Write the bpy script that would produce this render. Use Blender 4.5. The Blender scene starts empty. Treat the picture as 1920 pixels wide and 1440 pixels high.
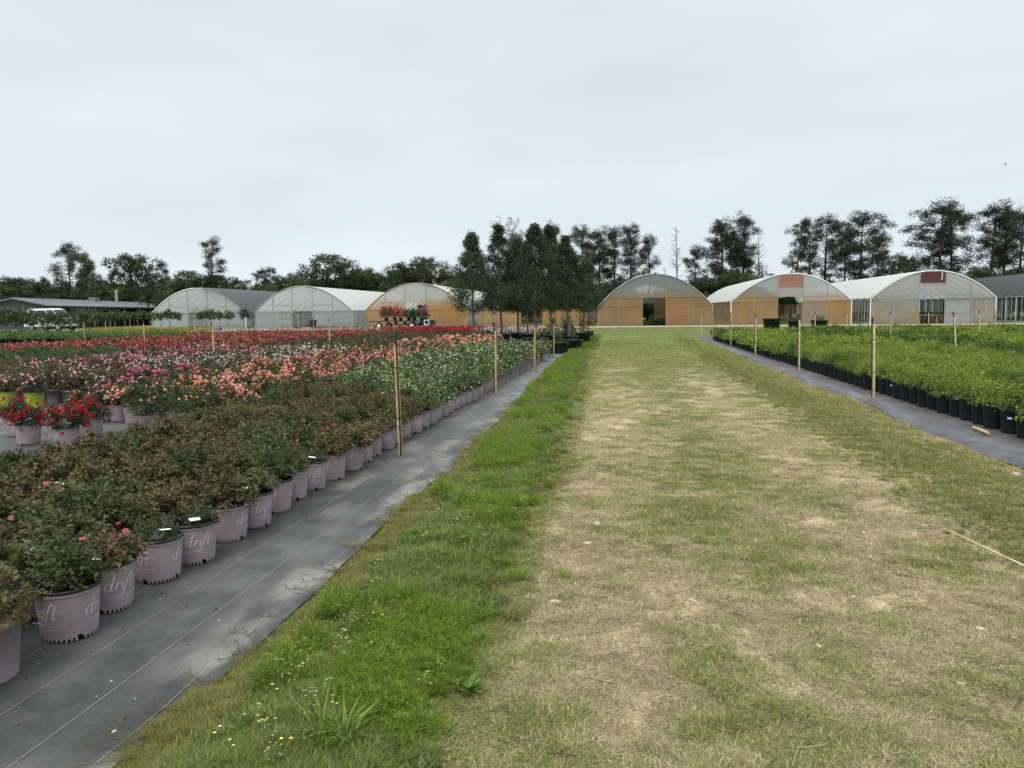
import bpy, math, numpy as np
from mathutils import Vector
sc = bpy.context.scene
PI = math.pi
rad = math.radians
# ------------------------------------------------------------------ camera
FPX, CAMH = 1440.0, 1.5                       # focal length in pixels of a 1920 px wide frame, eye height
PITCH, YAW, ROLL = rad(5.308), rad(8.317), rad(0.6)
_f = np.array([-math.sin(YAW)*math.cos(PITCH), math.cos(YAW)*math.cos(PITCH), -math.sin(PITCH)])
_r0 = np.array([math.cos(YAW), math.sin(YAW), 0.0]); _u0 = np.cross(_r0, _f)
_r = math.cos(ROLL)*_r0 - math.sin(ROLL)*_u0; _u = math.sin(ROLL)*_r0 + math.cos(ROLL)*_u0
cam = bpy.data.cameras.new('camera'); camo = bpy.data.objects.new('camera', cam); sc.collection.objects.link(camo)
cam.sensor_width = 36.0; cam.lens = 36.0*FPX/1920; cam.clip_start = 0.05; cam.clip_end = 2000
from mathutils import Matrix
camo.matrix_world = Matrix(((_r[0], _u[0], -_f[0], 0), (_r[1], _u[1], -_f[1], 0), (_r[2], _u[2], -_f[2], CAMH), (0, 0, 0, 1)))
sc.camera = camo
# ------------------------------------------------------------------ sky and sun
SUN_EL, SUN_AZ = rad(58), rad(200)            # high thin-cloud sun, a little behind the viewer
w = bpy.data.worlds.new('World'); sc.world = w; w.use_nodes = True
nt = w.node_tree; nt.nodes.clear()
def nd(t, **k):
    n = nt.nodes.new(t)
    for a, b in k.items(): setattr(n, a, b)
    return n
sky = nd('ShaderNodeTexSky', sky_type='NISHITA', sun_disc=False, sun_elevation=SUN_EL, sun_rotation=SUN_AZ)
sky.air_density = 1.0; sky.dust_density = 3.0
tc = nd('ShaderNodeTexCoord'); sep = nd('ShaderNodeSeparateXYZ'); nt.links.new(tc.outputs['Generated'], sep.inputs[0])
mp = nd('ShaderNodeMapping'); mp.inputs['Scale'].default_value = (1.2, 1.2, 4.5); nt.links.new(tc.outputs['Generated'], mp.inputs[0])
nz = nd('ShaderNodeTexNoise'); nz.inputs['Scale'].default_value = 2.2; nz.inputs['Detail'].default_value = 6; nz.inputs['Roughness'].default_value = 0.5
nt.links.new(mp.outputs[0], nz.inputs['Vector'])
rmp = nd('ShaderNodeValToRGB'); e = rmp.color_ramp.elements           # overcast brightness by height
e[0].position = 0.0; e[0].color = (5.35, 5.95, 6.4, 1); e[1].position = 1.0; e[1].color = (11.5, 11.7, 11.9, 1)
a = rmp.color_ramp.elements.new(0.12); a.color = (5.15, 5.7, 6.1, 1)
a = rmp.color_ramp.elements.new(0.26); a.color = (5.05, 5.5, 5.82, 1)
a = rmp.color_ramp.elements.new(0.42); a.color = (5.5, 5.9, 6.15, 1)
nt.links.new(sep.outputs['Z'], rmp.inputs[0])
m1 = nd('ShaderNodeMath', operation='MULTIPLY_ADD'); m1.inputs[1].default_value = 0.3; m1.inputs[2].default_value = 0.85
nt.links.new(nz.outputs['Fac'], m1.inputs[0])
vm = nd('ShaderNodeVectorMath', operation='SCALE'); nt.links.new(rmp.outputs[0], vm.inputs[0]); nt.links.new(m1.outputs[0], vm.inputs['Scale'])
mx = nd('ShaderNodeMixRGB'); mx.inputs[0].default_value = 0.94
nt.links.new(sky.outputs[0], mx.inputs[1]); nt.links.new(vm.outputs[0], mx.inputs[2])
bg = nd('ShaderNodeBackground'); bg.inputs['Strength'].default_value = 0.1
nt.links.new(mx.outputs[0], bg.inputs['Color'])
wo = nd('ShaderNodeOutputWorld'); nt.links.new(bg.outputs[0], wo.inputs[0])
sl = bpy.data.lights.new('sun', 'SUN'); sl.energy = 1.5; sl.angle = rad(40); sl.color = (1.0, 0.965, 0.91)
so = bpy.data.objects.new('sun', sl); sc.collection.objects.link(so)
so.rotation_euler = (PI/2 - SUN_EL, 0, PI - SUN_AZ) if False else (Vector((-math.sin(SUN_AZ)*math.cos(SUN_EL), -math.cos(SUN_AZ)*math.cos(SUN_EL), -math.sin(SUN_EL))).to_track_quat('-Z', 'Y').to_euler())
vs = sc.view_settings; vs.view_transform = 'Standard'; vs.look = 'None'; vs.exposure = 0.6; vs.gamma = 1.0; vs.use_curve_mapping = False
sc.render.engine = 'CYCLES'
sc.cycles.max_bounces = 6; sc.cycles.diffuse_bounces = 3; sc.cycles.glossy_bounces = 2; sc.cycles.transmission_bounces = 4
sc.cycles.transparent_max_bounces = 16; sc.cycles.use_denoising = True; sc.cycles.caustics_reflective = False; sc.cycles.caustics_refractive = False

# ------------------------------------------------------------------ helpers
COL = sc.collection
rng = np.random.default_rng(11)
def at(px, py, z=0.0):                        # a pixel of the survey photograph -> the point at height z
    d = _f*FPX + _r*(px-960) - _u*(py-720)
    return np.array([0, 0, CAMH]) + d*((z-CAMH)/d[2])
def atY(px, py, Y):
    d = _f*FPX + _r*(px-960) - _u*(py-720)
    return np.array([0, 0, CAMH]) + d*(Y/d[1])
def inview(x, y, z=0.4, m=60):
    q = np.array([x, y, z-CAMH]); wz = q@_f
    if wz < 0.3: return False
    u = 960+FPX*(q@_r)/wz; v = 720-FPX*(q@_u)/wz
    return -m < u < 1920+m and v < 1440+m*2
def A(*p): return np.array(p, float)
def h2(ix, iy, s):
    n = (ix.astype(np.int64)*374761393 + iy.astype(np.int64)*668265263 + s*982451653) & 0xffffffff
    n = ((n ^ (n >> 13))*1274126177) & 0xffffffff
    return ((n ^ (n >> 16)) & 0xffff)/65535.0
def vnoise(x, y, s=0):
    x = np.asarray(x, float); y = np.asarray(y, float)
    ix = np.floor(x).astype(np.int64); iy = np.floor(y).astype(np.int64); fx = x-ix; fy = y-iy
    fx = fx*fx*(3-2*fx); fy = fy*fy*(3-2*fy)
    a, b, c, d = h2(ix, iy, s), h2(ix+1, iy, s), h2(ix, iy+1, s), h2(ix+1, iy+1, s)
    return (a*(1-fx)+b*fx)*(1-fy) + (c*(1-fx)+d*fx)*fy
def fbm(x, y, s=0, o=4):
    t = 0; am = .5; tot = 0
    for k in range(o):
        t = t + am*vnoise(x*2**k+k*7.3, y*2**k-k*3.1, s+k); tot += am; am *= .55
    return t/tot
def sstep(a, b, x):
    t = np.clip((np.asarray(x, float)-a)/(b-a), 0, 1); return t*t*(3-2*t)

class Geo:
    def __init__(s): s.v = []; s.c = []; s.f = []; s.m = []; s.n = 0; s.sm = []
    def add(s, v, f, c=(.5, .5, .5), m=0, smooth=False):
        v = np.asarray(v, float).reshape(-1, 3); f = np.asarray(f, int)
        c = np.asarray(c, float)
        if c.ndim == 1: c = np.tile(c, (len(v), 1))
        s.v.append(v); s.c.append(c); s.f.append(f+s.n); s.m.append(np.full(len(f), m)); s.sm.append(np.full(len(f), smooth)); s.n += len(v)
        return s
    def mesh(s, name, mats):
        me = bpy.data.meshes.new(name)
        v = np.concatenate(s.v); c = np.concatenate(s.c)
        lo = np.concatenate([f.ravel() for f in s.f]); tot = np.concatenate([np.full(len(f), f.shape[1]) for f in s.f])
        st = np.concatenate([[0], np.cumsum(tot)[:-1]])
        me.vertices.add(len(v)); me.vertices.foreach_set('co', v.ravel().astype(np.float32))
        me.loops.add(len(lo)); me.loops.foreach_set('vertex_index', lo.astype(np.int32))
        me.polygons.add(len(tot)); me.polygons.foreach_set('loop_start', st.astype(np.int32)); me.polygons.foreach_set('loop_total', tot.astype(np.int32))
        for m in (mats if isinstance(mats, (list, tuple)) else [mats]): me.materials.append(m)
        me.polygons.foreach_set('material_index', np.concatenate(s.m).astype(np.int32))
        me.polygons.foreach_set('use_smooth', np.concatenate(s.sm).astype(bool))
        at_ = me.color_attributes.new('Col', 'FLOAT_COLOR', 'POINT')
        at_.data.foreach_set('color', np.hstack([c, np.ones((len(c), 1))]).ravel().astype(np.float32))
        me.update(calc_edges=True)
        return me
def link(o, parent=None):
    COL.objects.link(o)
    if parent is not None: o.parent = parent
    return o
def mob(name, geo, mats, parent=None, loc=None, rot=None, scale=None):
    me = geo.mesh(name, mats) if isinstance(geo, Geo) else geo
    o = bpy.data.objects.new(name, me)
    if loc is not None: o.location = loc
    if rot is not None: o.rotation_euler = rot
    if scale is not None: o.scale = scale if hasattr(scale, '__len__') else (scale,)*3
    return link(o, parent)
def empty(name, loc=(0, 0, 0), rz=0.0, sc_=1.0):
    o = bpy.data.objects.new(name, None); o.location = loc; o.rotation_euler = (0, 0, rz); o.scale = (sc_,)*3; o.empty_display_size = .2
    return link(o)
def tag(o, label, cat, group=None):
    o['label'] = label; o['category'] = cat
    if group: o['group'] = group
    return o
def kind(o, k): o['kind'] = k; return o
def box(g, c, s, rz=0, col=(.5, .5, .5), m=0, R=None):
    x, y, z = np.array(s)/2
    v = np.array([[-x, -y, -z], [x, -y, -z], [x, y, -z], [-x, y, -z], [-x, -y, z], [x, -y, z], [x, y, z], [-x, y, z]])
    if R is not None: v = v@np.array(R).T
    if rz: cz, sz = math.cos(rz), math.sin(rz); v = v@np.array([[cz, sz, 0], [-sz, cz, 0], [0, 0, 1]])
    g.add(v+np.array(c), [[0, 3, 2, 1], [4, 5, 6, 7], [0, 1, 5, 4], [1, 2, 6, 5], [2, 3, 7, 6], [3, 0, 4, 7]], col, m); return g
def tube(g, pts, r, n=6, col=(.5, .5, .5), m=0, cap=True, smooth=True):
    pts = np.asarray(pts, float); k = len(pts); r = np.broadcast_to(np.asarray(r, float), (k,))
    t = np.gradient(pts, axis=0); t /= np.linalg.norm(t, axis=1)[:, None]+1e-9
    ref = np.array([0, 0, 1.]) if abs(t[0][2]) < .9 else np.array([1., 0, 0])
    a = np.cross(t, ref); a /= np.linalg.norm(a, axis=1)[:, None]+1e-9; b = np.cross(t, a)
    th = np.arange(n)*2*PI/n
    v = pts[:, None]+r[:, None, None]*(a[:, None]*np.cos(th)[None, :, None]+b[:, None]*np.sin(th)[None, :, None])
    f = [[i*n+j, i*n+(j+1) % n, (i+1)*n+(j+1) % n, (i+1)*n+j] for i in range(k-1) for j in range(n)]
    g.add(v.reshape(-1, 3), f, col, m, smooth)
    if cap:
        for i in (0, k-1):
            c0 = np.vstack([v[i], pts[i][None]])
            ff = [[n, (j+1) % n, j] if i == 0 else [n, j, (j+1) % n] for j in range(n)]
            g.add(c0, ff, col, m)
    return g
def lathe(g, prof, n=24, c=(0, 0, 0), col=(.5, .5, .5), m=0, smooth=True):
    prof = np.asarray(prof, float); th = np.arange(n)*2*PI/n; k = len(prof)
    v = np.stack([prof[:, 0][:, None]*np.cos(th), prof[:, 0][:, None]*np.sin(th), np.repeat(prof[:, 1][:, None], n, 1)], -1).reshape(-1, 3)+np.array(c)
    f = [[i*n+j, i*n+(j+1) % n, (i+1)*n+(j+1) % n, (i+1)*n+j] for i in range(k-1) for j in range(n)]
    g.add(v, f, col, m, smooth); return g
def unit(v): return v/(np.linalg.norm(v, axis=-1, keepdims=True)+1e-9)
def leaves(g, p, d, nrm, ln, wd, col, m=0, fold=.18, r=rng):
    """folded leaf blades: base p, along d, facing nrm"""
    n = len(p); d = unit(d); s = unit(np.cross(d, nrm)); up = np.cross(s, d)
    ln = np.broadcast_to(ln, (n,))[:, None]; wd = np.broadcast_to(wd, (n,))[:, None]
    mid = p+d*ln*.45
    v = np.stack([p, mid+s*wd*.5+up*wd*fold, p+d*ln, mid-s*wd*.5+up*wd*fold], 1).reshape(-1, 3)
    b = np.arange(n)[:, None]*4
    f = np.concatenate([b+np.array([0, 1, 2]), b+np.array([0, 2, 3])])
    col = np.asarray(col, float)
    if col.ndim == 1: col = np.tile(col, (n, 1))
    g.add(v, f, np.repeat(col, 4, 0), m); return g
def lerp(a, b, t): return np.asarray(a)*(1-t)+np.asarray(b)*t

# ------------------------------------------------------------------ materials
def mat(name, build):
    m = bpy.data.materials.new(name); m.use_nodes = True; t = m.node_tree; t.nodes.clear()
    out = t.nodes.new('ShaderNodeOutputMaterial')
    def N(ty, **k):
        n = t.nodes.new(ty); ins = k.pop('ins', {})
        for a, b in k.items(): setattr(n, a, b)
        for a, b in ins.items():
            if hasattr(b, 'links'): t.links.new(b, n.inputs[a])
            else: n.inputs[a].default_value = b
        return n
    t.links.new(build(N), out.inputs['Surface']); return m
def noise(N, scale, detail=4, rough=.55, vec=None):
    c = N('ShaderNodeTexCoord'); n = N('ShaderNodeTexNoise', ins={'Scale': scale, 'Detail': detail, 'Roughness': rough, 'Vector': vec or c.outputs['Object']}); return n.outputs['Fac']
def plain(name, c, rough=.6, var=.15, nscale=12, bump=0.0, spec=.4, metal=0, c2=None):
    def b(N):
        f = noise(N, nscale)
        r = N('ShaderNodeMapRange', ins={0: f, 1: .3, 2: .7})
        ca = tuple(x*(1-var) for x in c)+(1,); cb = (tuple(min(1, x*(1+var)) for x in c) if c2 is None else tuple(c2))+(1,)
        mxn = N('ShaderNodeMixRGB', ins={0: r.outputs[0], 1: ca, 2: cb})
        rr = N('ShaderNodeMapRange', ins={0: f, 3: rough-.08, 4: min(1, rough+.1)})
        ins = {'Base Color': mxn.outputs[0], 'Roughness': rr.outputs[0], 'Specular IOR Level': spec, 'Metallic': metal}
        if bump: ins['Normal'] = N('ShaderNodeBump', ins={'Strength': bump, 'Distance': .02, 'Height': noise(N, nscale*4)}).outputs[0]
        return N('ShaderNodeBsdfPrincipled', ins=ins).outputs[0]
    return mat(name, b)
def foliage_mat(name, trans=.3, rough=.5, spec=.35, var=.22):
    def b(N):
        a_ = N('ShaderNodeAttribute', attribute_name='Col')
        oi = N('ShaderNodeObjectInfo')
        mr = N('ShaderNodeMapRange', ins={0: oi.outputs['Random'], 3: 1-var, 4: 1+var})
        hs = N('ShaderNodeHueSaturation', ins={'Value': mr.outputs[0], 'Color': a_.outputs['Color']})
        p = N('ShaderNodeBsdfPrincipled', ins={'Base Color': hs.outputs[0], 'Roughness': rough, 'Specular IOR Level': spec})
        t_ = N('ShaderNodeBsdfTranslucent', ins={'Color': hs.outputs[0]})
        return N('ShaderNodeMixShader', ins={0: trans, 1: p.outputs[0], 2: t_.outputs[0]}).outputs[0]
    return mat(name, b)
M_leaf = foliage_mat('leaf', .28, .5, .3)
M_leafdull = foliage_mat('tree_leaf', .2, .6, .2, .28)
M_petal = foliage_mat('petal', .35, .7, .1, .12)
M_grass = foliage_mat('grass_blade', .3, .6, .2, .25)
M_vcol = foliage_mat('stem', 0, .8, .1, .1)
M_pot = plain('lilac_pot_plastic', (.30, .25, .265), .5, .12, 5, .03)
M_rim = plain('black_pot_rim', (.012, .018, .019), .42, .2)
M_black = plain('black_pot_plastic', (.011, .014, .017), .5, .35, 5)
M_soil = plain('potting_soil', (.018, .013, .010), .95, .5, 60, .8)
M_print = plain('pale_print', (.66, .60, .63), .6, .05)
M_white = plain('white_plastic', (.72, .74, .74), .5, .06)
M_tag = plain('white_tag', (.7, .72, .72), .5, .08, 20)
M_bamboo = plain('bamboo_wood', (.50, .34, .15), .6, .22, 9, .15, c2=(.62, .45, .22))
M_bambooR = plain('pale_bamboo', (.56, .47, .24), .6, .2, 9, .15, c2=(.62, .55, .36))
M_metal = plain('galvanised_metal', (.36, .38, .39), .45, .15, 8, metal=.4)
M_tanframe = plain('stained_frame_wood', (.36, .25, .14), .8, .25, 3)
M_hoop = plain('grey_hoop_pipe', (.13, .14, .145), .5, .15)
M_darkmetal = plain('dark_metal', (.02, .021, .022), .5, .3)
M_lime = plain('lime_pot_plastic', (.30, .40, .045), .5, .1)
M_bark = plain('bark', (.075, .06, .05), .9, .35, 7, .6)
M_barkpale = plain('pale_bark', (.17, .15, .13), .9, .3, 12, .4)
M_tyre = plain('tyre_rubber', (.015, .015, .015), .8, .2)
M_roofmetal = plain('grey_roof_metal', (.16, .175, .195), .45, .12, 2)
M_barnwall = plain('dark_barn_wall', (.07, .075, .085), .6, .12, 2)
M_dark = plain('dark_interior', (.006, .006, .007), .9, .2)
M_stone = plain('pale_stone', (.50, .44, .34), .95, .3, 14, .9)
M_wood = plain('weathered_wood', (.20, .15, .10), .85, .3, 6, .3)
M_clay = plain('terracotta_board', (.27, .145, .105), .8, .08, 3)
M_mesh = plain('maroon_vent_mesh', (.085, .035, .032), .8, .55, 9)
M_carpaint = plain('white_car_paint', (.75, .77, .79), .25, .03)
M_glass = plain('dark_car_glass', (.04, .05, .055), .12, .1)

def ground_mat():
    def b(N):
        a_ = N('ShaderNodeAttribute', attribute_name='Col')
        c = N('ShaderNodeTexCoord')
        f1 = noise(N, 55, 5, .7); f2 = noise(N, 9, 4, .6); f3 = noise(N, 220, 2, .6)
        m1 = N('ShaderNodeMapRange', ins={0: f1, 1: .3, 2: .7, 3: .5, 4: 1.42})
        m2 = N('ShaderNodeMapRange', ins={0: f2, 1: .3, 2: .7, 3: .85, 4: 1.13})
        m3 = N('ShaderNodeMapRange', ins={0: f3, 1: .3, 2: .7, 3: .8, 4: 1.15})
        x = N('ShaderNodeMath', operation='MULTIPLY', ins={0: m1.outputs[0], 1: m2.outputs[0]})
        y = N('ShaderNodeMath', operation='MULTIPLY', ins={0: x.outputs[0], 1: m3.outputs[0]})
        s = N('ShaderNodeVectorMath', operation='SCALE', ins={0: a_.outputs['Color'], 'Scale': y.outputs[0]})
        bp = N('ShaderNodeBump', ins={'Strength': .7, 'Distance': .012, 'Height': f1})
        return N('ShaderNodeBsdfPrincipled', ins={'Base Color': s.outputs[0], 'Roughness': .95, 'Specular IOR Level': .1, 'Normal': bp.outputs[0]}).outputs[0]
    return mat('ground_soil_and_turf', b)
def cloth_mat():
    def b(N):
        a_ = N('ShaderNodeAttribute', attribute_name='Col')
        f1 = noise(N, 3.2, 6, .65); f2 = noise(N, 90, 3, .6)
        m1 = N('ShaderNodeMapRange', ins={0: f1, 1: .35, 2: .68, 3: .8, 4: 1.35})
        m2 = N('ShaderNodeMapRange', ins={0: f2, 1: .3, 2: .7, 3: .88, 4: 1.12})
        x = N('ShaderNodeMath', operation='MULTIPLY', ins={0: m1.outputs[0], 1: m2.outputs[0]})
        s = N('ShaderNodeVectorMath', operation='SCALE', ins={0: a_.outputs['Color'], 'Scale': x.outputs[0]})
        c = N('ShaderNodeTexCoord')
        wv = N('ShaderNodeTexWave', ins={'Scale': 110.0, 'Distortion': 0.0, 'Vector': c.outputs['Object']})
        bp = N('ShaderNodeBump', ins={'Strength': .25, 'Distance': .002, 'Height': wv.outputs['Fac']})
        bp2 = N('ShaderNodeBump', ins={'Strength': .6, 'Distance': .05, 'Height': f1, 'Normal': bp.outputs[0]})
        return N('ShaderNodeBsdfPrincipled', ins={'Base Color': s.outputs[0], 'Roughness': .62, 'Specular IOR Level': .25, 'Normal': bp2.outputs[0]}).outputs[0]
    return mat('woven_black_cloth', b)
M_ground = ground_mat(); M_cloth = cloth_mat()
def film(name, base, alpha, stain=None, z0=2.6, z1=1.0, stain_a=None, trans=.5, patch=1.0, creases=False):
    """polythene / fibreglass sheet, see-through in part; the algae and rust stain rises to about z0"""
    def b(N):
        c = N('ShaderNodeTexCoord'); sp = N('ShaderNodeSeparateXYZ', ins={0: c.outputs['Object']})
        f = noise(N, .9, 5, .6); f2 = noise(N, 7, 3)
        if creases:
            mp_ = N('ShaderNodeMapping', ins={'Vector': c.outputs['Object'], 'Rotation': (0, rad(28), 0)})
            wv = N('ShaderNodeTexWave', ins={'Scale': 1.6, 'Distortion': 3.0, 'Detail': 2.0, 'Detail Scale': .6, 'Vector': mp_.outputs[0]})
            f2 = wv.outputs['Fac']
        bb = N('ShaderNodeMapRange', ins={0: f2, 3: .9, 4: 1.08})
        base_ = N('ShaderNodeVectorMath', operation='SCALE', ins={0: base, 'Scale': bb.outputs[0]})
        colr = base_.outputs[0]; al = alpha
        if stain:
            zz = N('ShaderNodeMath', operation='MULTIPLY_ADD', ins={0: f, 1: -1.3, 2: sp.outputs['Z']})
            fac = N('ShaderNodeMapRange', ins={0: zz.outputs[0], 1: z0-.15, 2: z0-1.45, 3: 0.0, 4: patch})
            st = N('ShaderNodeMapRange', ins={0: noise(N, .7, 5), 1: .38, 2: .62})
            sc_ = N('ShaderNodeMixRGB', ins={0: st.outputs[0], 1: stain[0]+(1,), 2: stain[1]+(1,)})
            sc2 = N('ShaderNodeVectorMath', operation='SCALE', ins={0: sc_.outputs[0], 'Scale': bb.outputs[0]})
            low = N('ShaderNodeMapRange', ins={0: sp.outputs['Z'], 1: .0, 2: .75, 3: .55, 4: 0.0})
            sc3 = N('ShaderNodeMixRGB', ins={0: low.outputs[0], 1: sc2.outputs[0], 2: (.30, .25, .19, 1)})
            mm = N('ShaderNodeMixRGB', ins={0: fac.outputs[0], 1: colr, 2: sc3.outputs[0]}); colr = mm.outputs[0]
            aa = N('ShaderNodeMapRange', ins={0: fac.outputs[0], 3: alpha, 4: stain_a}); al = aa.outputs[0]
        d = N('ShaderNodeBsdfPrincipled', ins={'Base Color': colr, 'Roughness': .45, 'Specular IOR Level': .35})
        t_ = N('ShaderNodeBsdfTranslucent', ins={'Color': colr})
        m_ = N('ShaderNodeMixShader', ins={0: trans, 1: d.outputs[0], 2: t_.outputs[0]})
        tr = N('ShaderNodeBsdfTransparent', ins={'Color': (.95, .96, .97, 1)})
        return N('ShaderNodeMixShader', ins={0: al, 1: tr.outputs[0], 2: m_.outputs[0]}).outputs[0]
    return mat(name, b)
F_clear = film('clear_film', (.66, .73, .76), .45)
F_roof = film('white_roof_film', (.80, .81, .80), .82, trans=.35)
F_roofclear = film('milky_roof_film', (.78, .80, .80), .6, trans=.4)
OR = ((.56, .36, .12), (.42, .30, .19))
F_orange = film('orange_stained_film', (.46, .50, .50), .68, OR, 3.15, 1.6, .80)
F_orange3 = film('amber_stained_film', (.60, .65, .66), .45, ((.60, .36, .10), (.50, .30, .16)), 3.0, 1.5, .78)
F_crease = film('creased_orange_film', (.46, .50, .50), .68, ((.55, .33, .17), (.52, .29, .12)), 3.3, 1.6, .80, creases=True)
F_tan = film('tan_door_film', (.60, .62, .60), .5, ((.46, .36, .27), (.44, .38, .30)), 3.0, 1.6, .9)
F_grey = film('grey_film', (.50, .50, .47), .62, ((.50, .40, .20), (.46, .46, .42)), 2.0, 1.0, .75)
F_side = film('side_film', (.55, .60, .61), .7)
F_shade = film('black_shade_cloth', (.035, .037, .042), .88, trans=.1)

# ------------------------------------------------------------------ scatter as one object of stuff
LIB = 0
def scatter(name, P, variants, idx, rotz, scl, tilt=None, k='stuff'):
    """P (n,3); variants: list of meshes; one object whose points carry instances"""
    global LIB
    LIB += 1
    c = bpy.data.collections.new('library%02d' % LIB)
    for i, me in enumerate(variants):
        o = bpy.data.objects.new('variant%02d_%03d' % (LIB, i), me); c.objects.link(o)
    n = len(P); me = bpy.data.meshes.new(name); me.vertices.add(n); me.vertices.foreach_set('co', np.asarray(P, np.float32).ravel())
    rot = np.zeros((n, 3), np.float32); rot[:, 2] = rotz
    if tilt is not None: rot[:, 0] = tilt
    a1 = me.attributes.new('rot', 'FLOAT_VECTOR', 'POINT'); a1.data.foreach_set('vector', rot.ravel())
    sv = np.asarray(scl, np.float32)
    if sv.ndim == 1: sv = np.repeat(sv[:, None], 3, 1)
    a2 = me.attributes.new('scl', 'FLOAT_VECTOR', 'POINT'); a2.data.foreach_set('vector', sv.ravel())
    a3 = me.attributes.new('idx', 'INT', 'POINT'); a3.data.foreach_set('value', np.asarray(idx, np.int32))
    o = bpy.data.objects.new(name, me); link(o); o['kind'] = k
    g = bpy.data.node_groups.new(name+'_nodes', 'GeometryNodeTree')
    g.interface.new_socket('Geometry', in_out='INPUT', socket_type='NodeSocketGeometry'); g.interface.new_socket('Geometry', in_out='OUTPUT', socket_type='NodeSocketGeometry')
    gi = g.nodes.new('NodeGroupInput'); go = g.nodes.new('NodeGroupOutput')
    ci = g.nodes.new('GeometryNodeCollectionInfo'); ci.inputs['Collection'].default_value = c; ci.inputs['Separate Children'].default_value = True; ci.inputs['Reset Children'].default_value = True
    ip = g.nodes.new('GeometryNodeInstanceOnPoints'); ip.inputs['Pick Instance'].default_value = True
    def na(nm, ty):
        q = g.nodes.new('GeometryNodeInputNamedAttribute'); q.data_type = ty; q.inputs['Name'].default_value = nm; return q.outputs['Attribute']
    er = g.nodes.new('FunctionNodeEulerToRotation')
    L = g.links.new
    L(na('rot', 'FLOAT_VECTOR'), er.inputs[0]); L(gi.outputs[0], ip.inputs['Points']); L(ci.outputs[0], ip.inputs['Instance'])
    L(na('idx', 'INT'), ip.inputs['Instance Index']); L(er.outputs[0], ip.inputs['Rotation']); L(na('scl', 'FLOAT_VECTOR'), ip.inputs['Scale']); L(ip.outputs[0], go.inputs[0])
    md = o.modifiers.new('scatter', 'NODES'); md.node_group = g
    return o

# ------------------------------------------------------------------ ground
def edgeL(y): y = np.asarray(y, float); return np.interp(y, [0, 2, 7.5, 16, 29, 54], [-1.66, -1.66, -1.66, -1.88, -2.15, -2.5]) + .035*np.sin(y*1.9)*sstep(4, 9, y)+.05*(vnoise(y*2.3, y*0, 5)-.5)
def edgeR(y): y = np.asarray(y, float); return np.interp(y, [0, 7.5, 11.6, 18, 25, 40, 46, 50], [3.62, 3.62, 3.74, 3.74, 3.8, 4.05, 4.25, 4.4]) + .05*np.sin(y*1.1)+.06*(vnoise(y*1.3, y*0, 9)-.5)
def green_field(x, y):
    """0 bare and dry .. 1 lush, for the grass track"""
    n = fbm(x*.9, y*.5, 3, 5); n2 = fbm(x*3.1, y*2.2, 21, 4)
    g = .5*n+.62*n2
    far = sstep(9, 34, y)
    tr = np.exp(-((x+.25)/.55)**2)+np.exp(-((x-1.55)/.6)**2)          # the two wheel lines stay dry
    g = g - .13*tr*(1-.3*far) + .56*far + .10*np.exp(-((x-.7)/.4)**2)
    g = g + .4*sstep(-.45, -.9, x) + .22*sstep(2.2, 3.2, x)
    g = g + .62*(fbm(x*7.5, y*7.0, 301, 4)-.5)
    return np.clip((g-.40-.03*sstep(10, 4, y)+.05*sstep(12, 30, y))*2.8, 0, 1)
def ground_color(x, y):
    g = green_field(x, y)[..., None]
    s = fbm(x*3.6+9, y*3.2, 33, 5)[..., None]; f = fbm(x*7, y*5, 41, 3)[..., None]
    sand = 1.08*lerp((.50, .39, .265), (.42, .33, .22), f); straw = lerp((.35, .305, .15), (.26, .225, .105), f)
    dry = lerp(straw, sand, .15+.7*sstep(.47, .68, s))
    grn = lerp((.21, .225, .075), (.15, .17, .052), f)
    c = lerp(dry, grn, g*.85)
    far = sstep(18, 40, y)[..., None]
    c = lerp(c, lerp(lerp((.30, .27, .12), (.17, .215, .06), np.clip(g*1.1, 0, 1)), (.13, .18, .045), .2), far)
    vL = (sstep(-.75, -1.0, x)*sstep(30, 18, y))[..., None]
    c = lerp(c, (.12, .125, .05), vL*.55)
    eL = (sstep(-1.2, -1.4, x)*sstep(16, 9, y))[..., None]
    c = lerp(c, lerp((.13, .085, .05), (.13, .115, .045), f), eL*.9)
    mul = (sstep(-.5, -.28, x-edgeR(y)+.12*(vnoise(x*0, y*1.7, 8)-.5))*sstep(26, 19, y))[..., None]
    c = lerp(c, lerp((.20, .125, .07), (.34, .25, .15), sstep(.35, .7, f)), mul)
    beyond = sstep(edgeR(y)-.05, edgeR(y)+.1, x)
    yard = sstep(46, 52, y)[..., None]
    c = lerp(c, lerp((.13, .16, .045), (.10, .15, .04), f), yard)
    left = (sstep(-2.6, -4, x)*sstep(46, 50, y))[..., None]
    c = lerp(c, lerp((.24, .22, .11), (.14, .16, .06), f), left*.7)
    return c
xs = np.concatenate([-np.geomspace(600, 3.2, 90), np.arange(-2.9, 4.7, .034), np.geomspace(4.8, 600, 90)])
ys = np.concatenate([np.linspace(-60, 1.6, 14), np.geomspace(1.8, 60, 330), np.geomspace(62, 900, 50)])
XX, YY = np.meshgrid(xs, ys)
near = sstep(14, 7, YY)
ZZ = (fbm(XX*1.1, YY*.9, 50, 3)-.5)*.05*sstep(60, 20, YY) + (fbm(XX*6, YY*6, 60, 3)-.5)*.03*near
onc = np.maximum(sstep(edgeL(YY)-.03, edgeL(YY)-.14, XX), sstep(edgeR(YY)+.03, edgeR(YY)+.14, XX))*sstep(60, 50, YY)
ZZ = ZZ*(1-onc)-.035*onc
ZZ = ZZ + .03*np.exp(-((XX+1.05)/.35)**2)*sstep(30, 10, YY)
nx, ny = len(xs), len(ys)
gi_ = (np.arange(ny-1)[:, None]*nx+np.arange(nx-1)[None]).ravel()
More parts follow.
